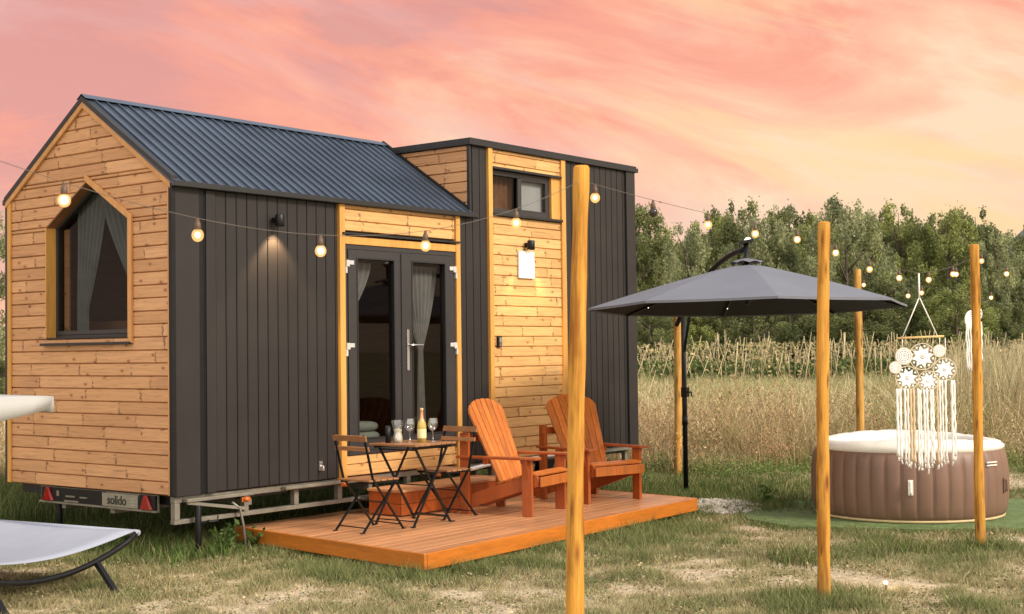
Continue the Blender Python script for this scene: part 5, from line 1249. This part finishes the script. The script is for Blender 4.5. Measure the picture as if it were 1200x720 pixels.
tag(quads('dry_bean_leaves', np.stack([X, Y, .25+1.75*rng.random(n)**1.1], 1), rng.uniform(.025, .07, n), M['blade'], None, np.where(rng.random((n, 1)) < .65, np.array([.50, .39, .20]), np.array([.24, .26, .11]))*(.6+.7*rng.random((n, 1)))), 'withered tan leaves clinging around the cane rows', 'dry leaves', kind='stuff')
# distant hill
mb = MB()
def hill(u, v):
    az = R(-26 + 36*u); d = 900 + 900*v; lat_, dp_ = d*math.sin(-az), d*math.cos(az)
    x, y = ground(d*math.tan(R(4+30*u)), d); z = 128*math.sin(math.pi*min(1, v*1.0))*(.30+.72*math.exp(-((u-.60)/.11)**2)) + 10*fbm(x, y, .004)*math.sin(math.pi*v); return (x, y, z-2)
mb.grid(hill, 40, 16); m, nt, b = new_mat('hazy hill'); tc = N(nt, 'ShaderNodeTexCoord'); nz = N(nt, 'ShaderNodeTexNoise', inp={'Scale': .006, 'Detail': 4}); L(nt, tc.outputs['Object'], nz.inputs['Vector'])
L(nt, ramp(nt, [(.38, (.13, .16, .17)), (.5, (.20, .21, .20)), (.56, (.40, .30, .22))], nz.outputs['Fac']), b.inputs['Base Color']); b.inputs['Roughness'].default_value = 1
tag(mb.build('hills', m), kind='structure')

# ------------------------------------------------------------------ sky and sun
SUN_EL, SUN_AZ = R(34), Vector((.12, -1.0))   # horizontal direction toward the sun
sd = bpy.data.lights.new('sun', 'SUN'); sd.energy = 3.7; sd.angle = R(14); sd.color = (1, .90, .76); so = bpy.data.objects.new('sun', sd); COL.objects.link(so)
dvec = Vector((SUN_AZ.x*math.cos(SUN_EL), SUN_AZ.y*math.cos(SUN_EL), math.sin(SUN_EL))).normalized(); so.rotation_euler = dvec.to_track_quat('Z', 'Y').to_euler()
w = bpy.data.worlds.new('World'); scene.world = w; w.use_nodes = True; nt = w.node_tree; nt.nodes.clear()
out = N(nt, 'ShaderNodeOutputWorld'); sky = N(nt, 'ShaderNodeTexSky', sky_type='NISHITA', sun_disc=False); sky.sun_elevation = SUN_EL; sky.sun_rotation = math.atan2(SUN_AZ.x, SUN_AZ.y)
bg1 = N(nt, 'ShaderNodeBackground', inp={'Strength': .015}); L(nt, sky.outputs[0], bg1.inputs[0])
tc = N(nt, 'ShaderNodeTexCoord'); D = tc.outputs['Generated']
def dot(v): n_ = N(nt, 'ShaderNodeVectorMath', operation='DOT_PRODUCT', inp={1: v}); L(nt, D, n_.inputs[0]); return n_.outputs['Value']
r_ = dot((H_RGT[0], H_RGT[1], 0)); f_ = dot((H_FWD[0], H_FWD[1], 0)); z_ = dot((0, 0, 1))
def nz3(a, b_, c_, scale, detail=6, rough=.55, dist=0):
    cm = N(nt, 'ShaderNodeCombineXYZ'); L(nt, a, cm.inputs[0]); L(nt, b_, cm.inputs[1]); L(nt, c_, cm.inputs[2])
    n_ = N(nt, 'ShaderNodeTexNoise', inp={'Scale': scale, 'Detail': detail, 'Roughness': rough, 'Distortion': dist}); L(nt, cm.outputs[0], n_.inputs['Vector']); return n_.outputs['Fac']
slant = math_(nt, 'ADD', math_(nt, 'MULTIPLY', z_, 7.0), math_(nt, 'MULTIPLY', r_, 1.5))
streak = nz3(math_(nt, 'MULTIPLY', r_, 2.6), f_, slant, 1.35, 9, .60, .9)
slant2 = math_(nt, 'ADD', math_(nt, 'MULTIPLY', z_, 12.0), math_(nt, 'MULTIPLY', r_, 4.0))
streak2 = nz3(math_(nt, 'MULTIPLY', r_, 2.2), math_(nt, 'ADD', f_, 5.3), slant2, 1.3, 8, .62, .8)
# base: pink on the left/top, peach to the right/bottom
base = math_(nt, 'ADD', math_(nt, 'MULTIPLY', r_, 1.5), math_(nt, 'MULTIPLY', z_, -1.3))
base = math_(nt, 'ADD', math_(nt, 'MULTIPLY_ADD', streak, 2.1, -.56), math_(nt, 'MULTIPLY', base, .75))
pink = ramp(nt, [(.0, (.76, .31, .25)), (.12, (.90, .33, .225)), (.28, (.98, .385, .24)), (.42, (1.0, .48, .30)), (.60, (1.0, .58, .36)), (.78, (1.0, .72, .47))], base)
yel = ramp(nt, [(.46, (0, 0, 0)), (.60, (1, 1, 1))], streak2)
yel = math_(nt, 'MULTIPLY', yel, math_(nt, 'MULTIPLY_ADD', r_, 2.0, .30))
pink = mixc(nt, yel, pink, (1.0, .69, .33))
lav = ramp(nt, [(.50, (0, 0, 0)), (.68, (1, 1, 1))], nz3(math_(nt, 'MULTIPLY', r_, 3.2), math_(nt, 'ADD', f_, 2.1), math_(nt, 'MULTIPLY', slant, 1.6), 1.1, 7, .6, .7))
pink = mixc(nt, math_(nt, 'MULTIPLY', lav, .55), pink, (.86, .50, .45))
hz = ramp(nt, [(0, (1, 1, 1)), (.13, (0, 0, 0))], z_)
hz = math_(nt, 'MULTIPLY', hz, .65); pink = mixc(nt, hz, pink, (.98, .62, .42))
# overhead pale blue-grey cloud; behind the viewer an added bright white fill light
over = ramp(nt, [(.27, (0, 0, 0)), (.50, (1, 1, 1))], z_)
back = ramp(nt, [(.25, (1, 1, 1)), (.60, (0, 0, 0))], math_(nt, 'MULTIPLY_ADD', f_, .5, .5))
cl = ramp(nt, [(.35, (.50, .58, .74)), (.65, (.92, .90, .90))], nz3(r_, f_, z_, 2.2, 6))
skycol = mixc(nt, over, pink, mixc(nt, .35, cl, (.62, .70, .88)))
skycol = mixc(nt, back, skycol, mixc(nt, .6, cl, (2.4, 2.2, 1.9)))
bg2 = N(nt, 'ShaderNodeBackground', inp={'Strength': .98}); L(nt, skycol, bg2.inputs[0])
ad = N(nt, 'ShaderNodeAddShader'); L(nt, bg1.outputs[0], ad.inputs[0]); L(nt, bg2.outputs[0], ad.inputs[1]); L(nt, ad.outputs[0], out.inputs[0])
scene.view_settings.view_transform = 'Standard'; scene.view_settings.look = 'None'; scene.view_settings.exposure = 0; scene.view_settings.gamma = 1
scene.cycles.max_bounces = 6; scene.cycles.transparent_max_bounces = 12
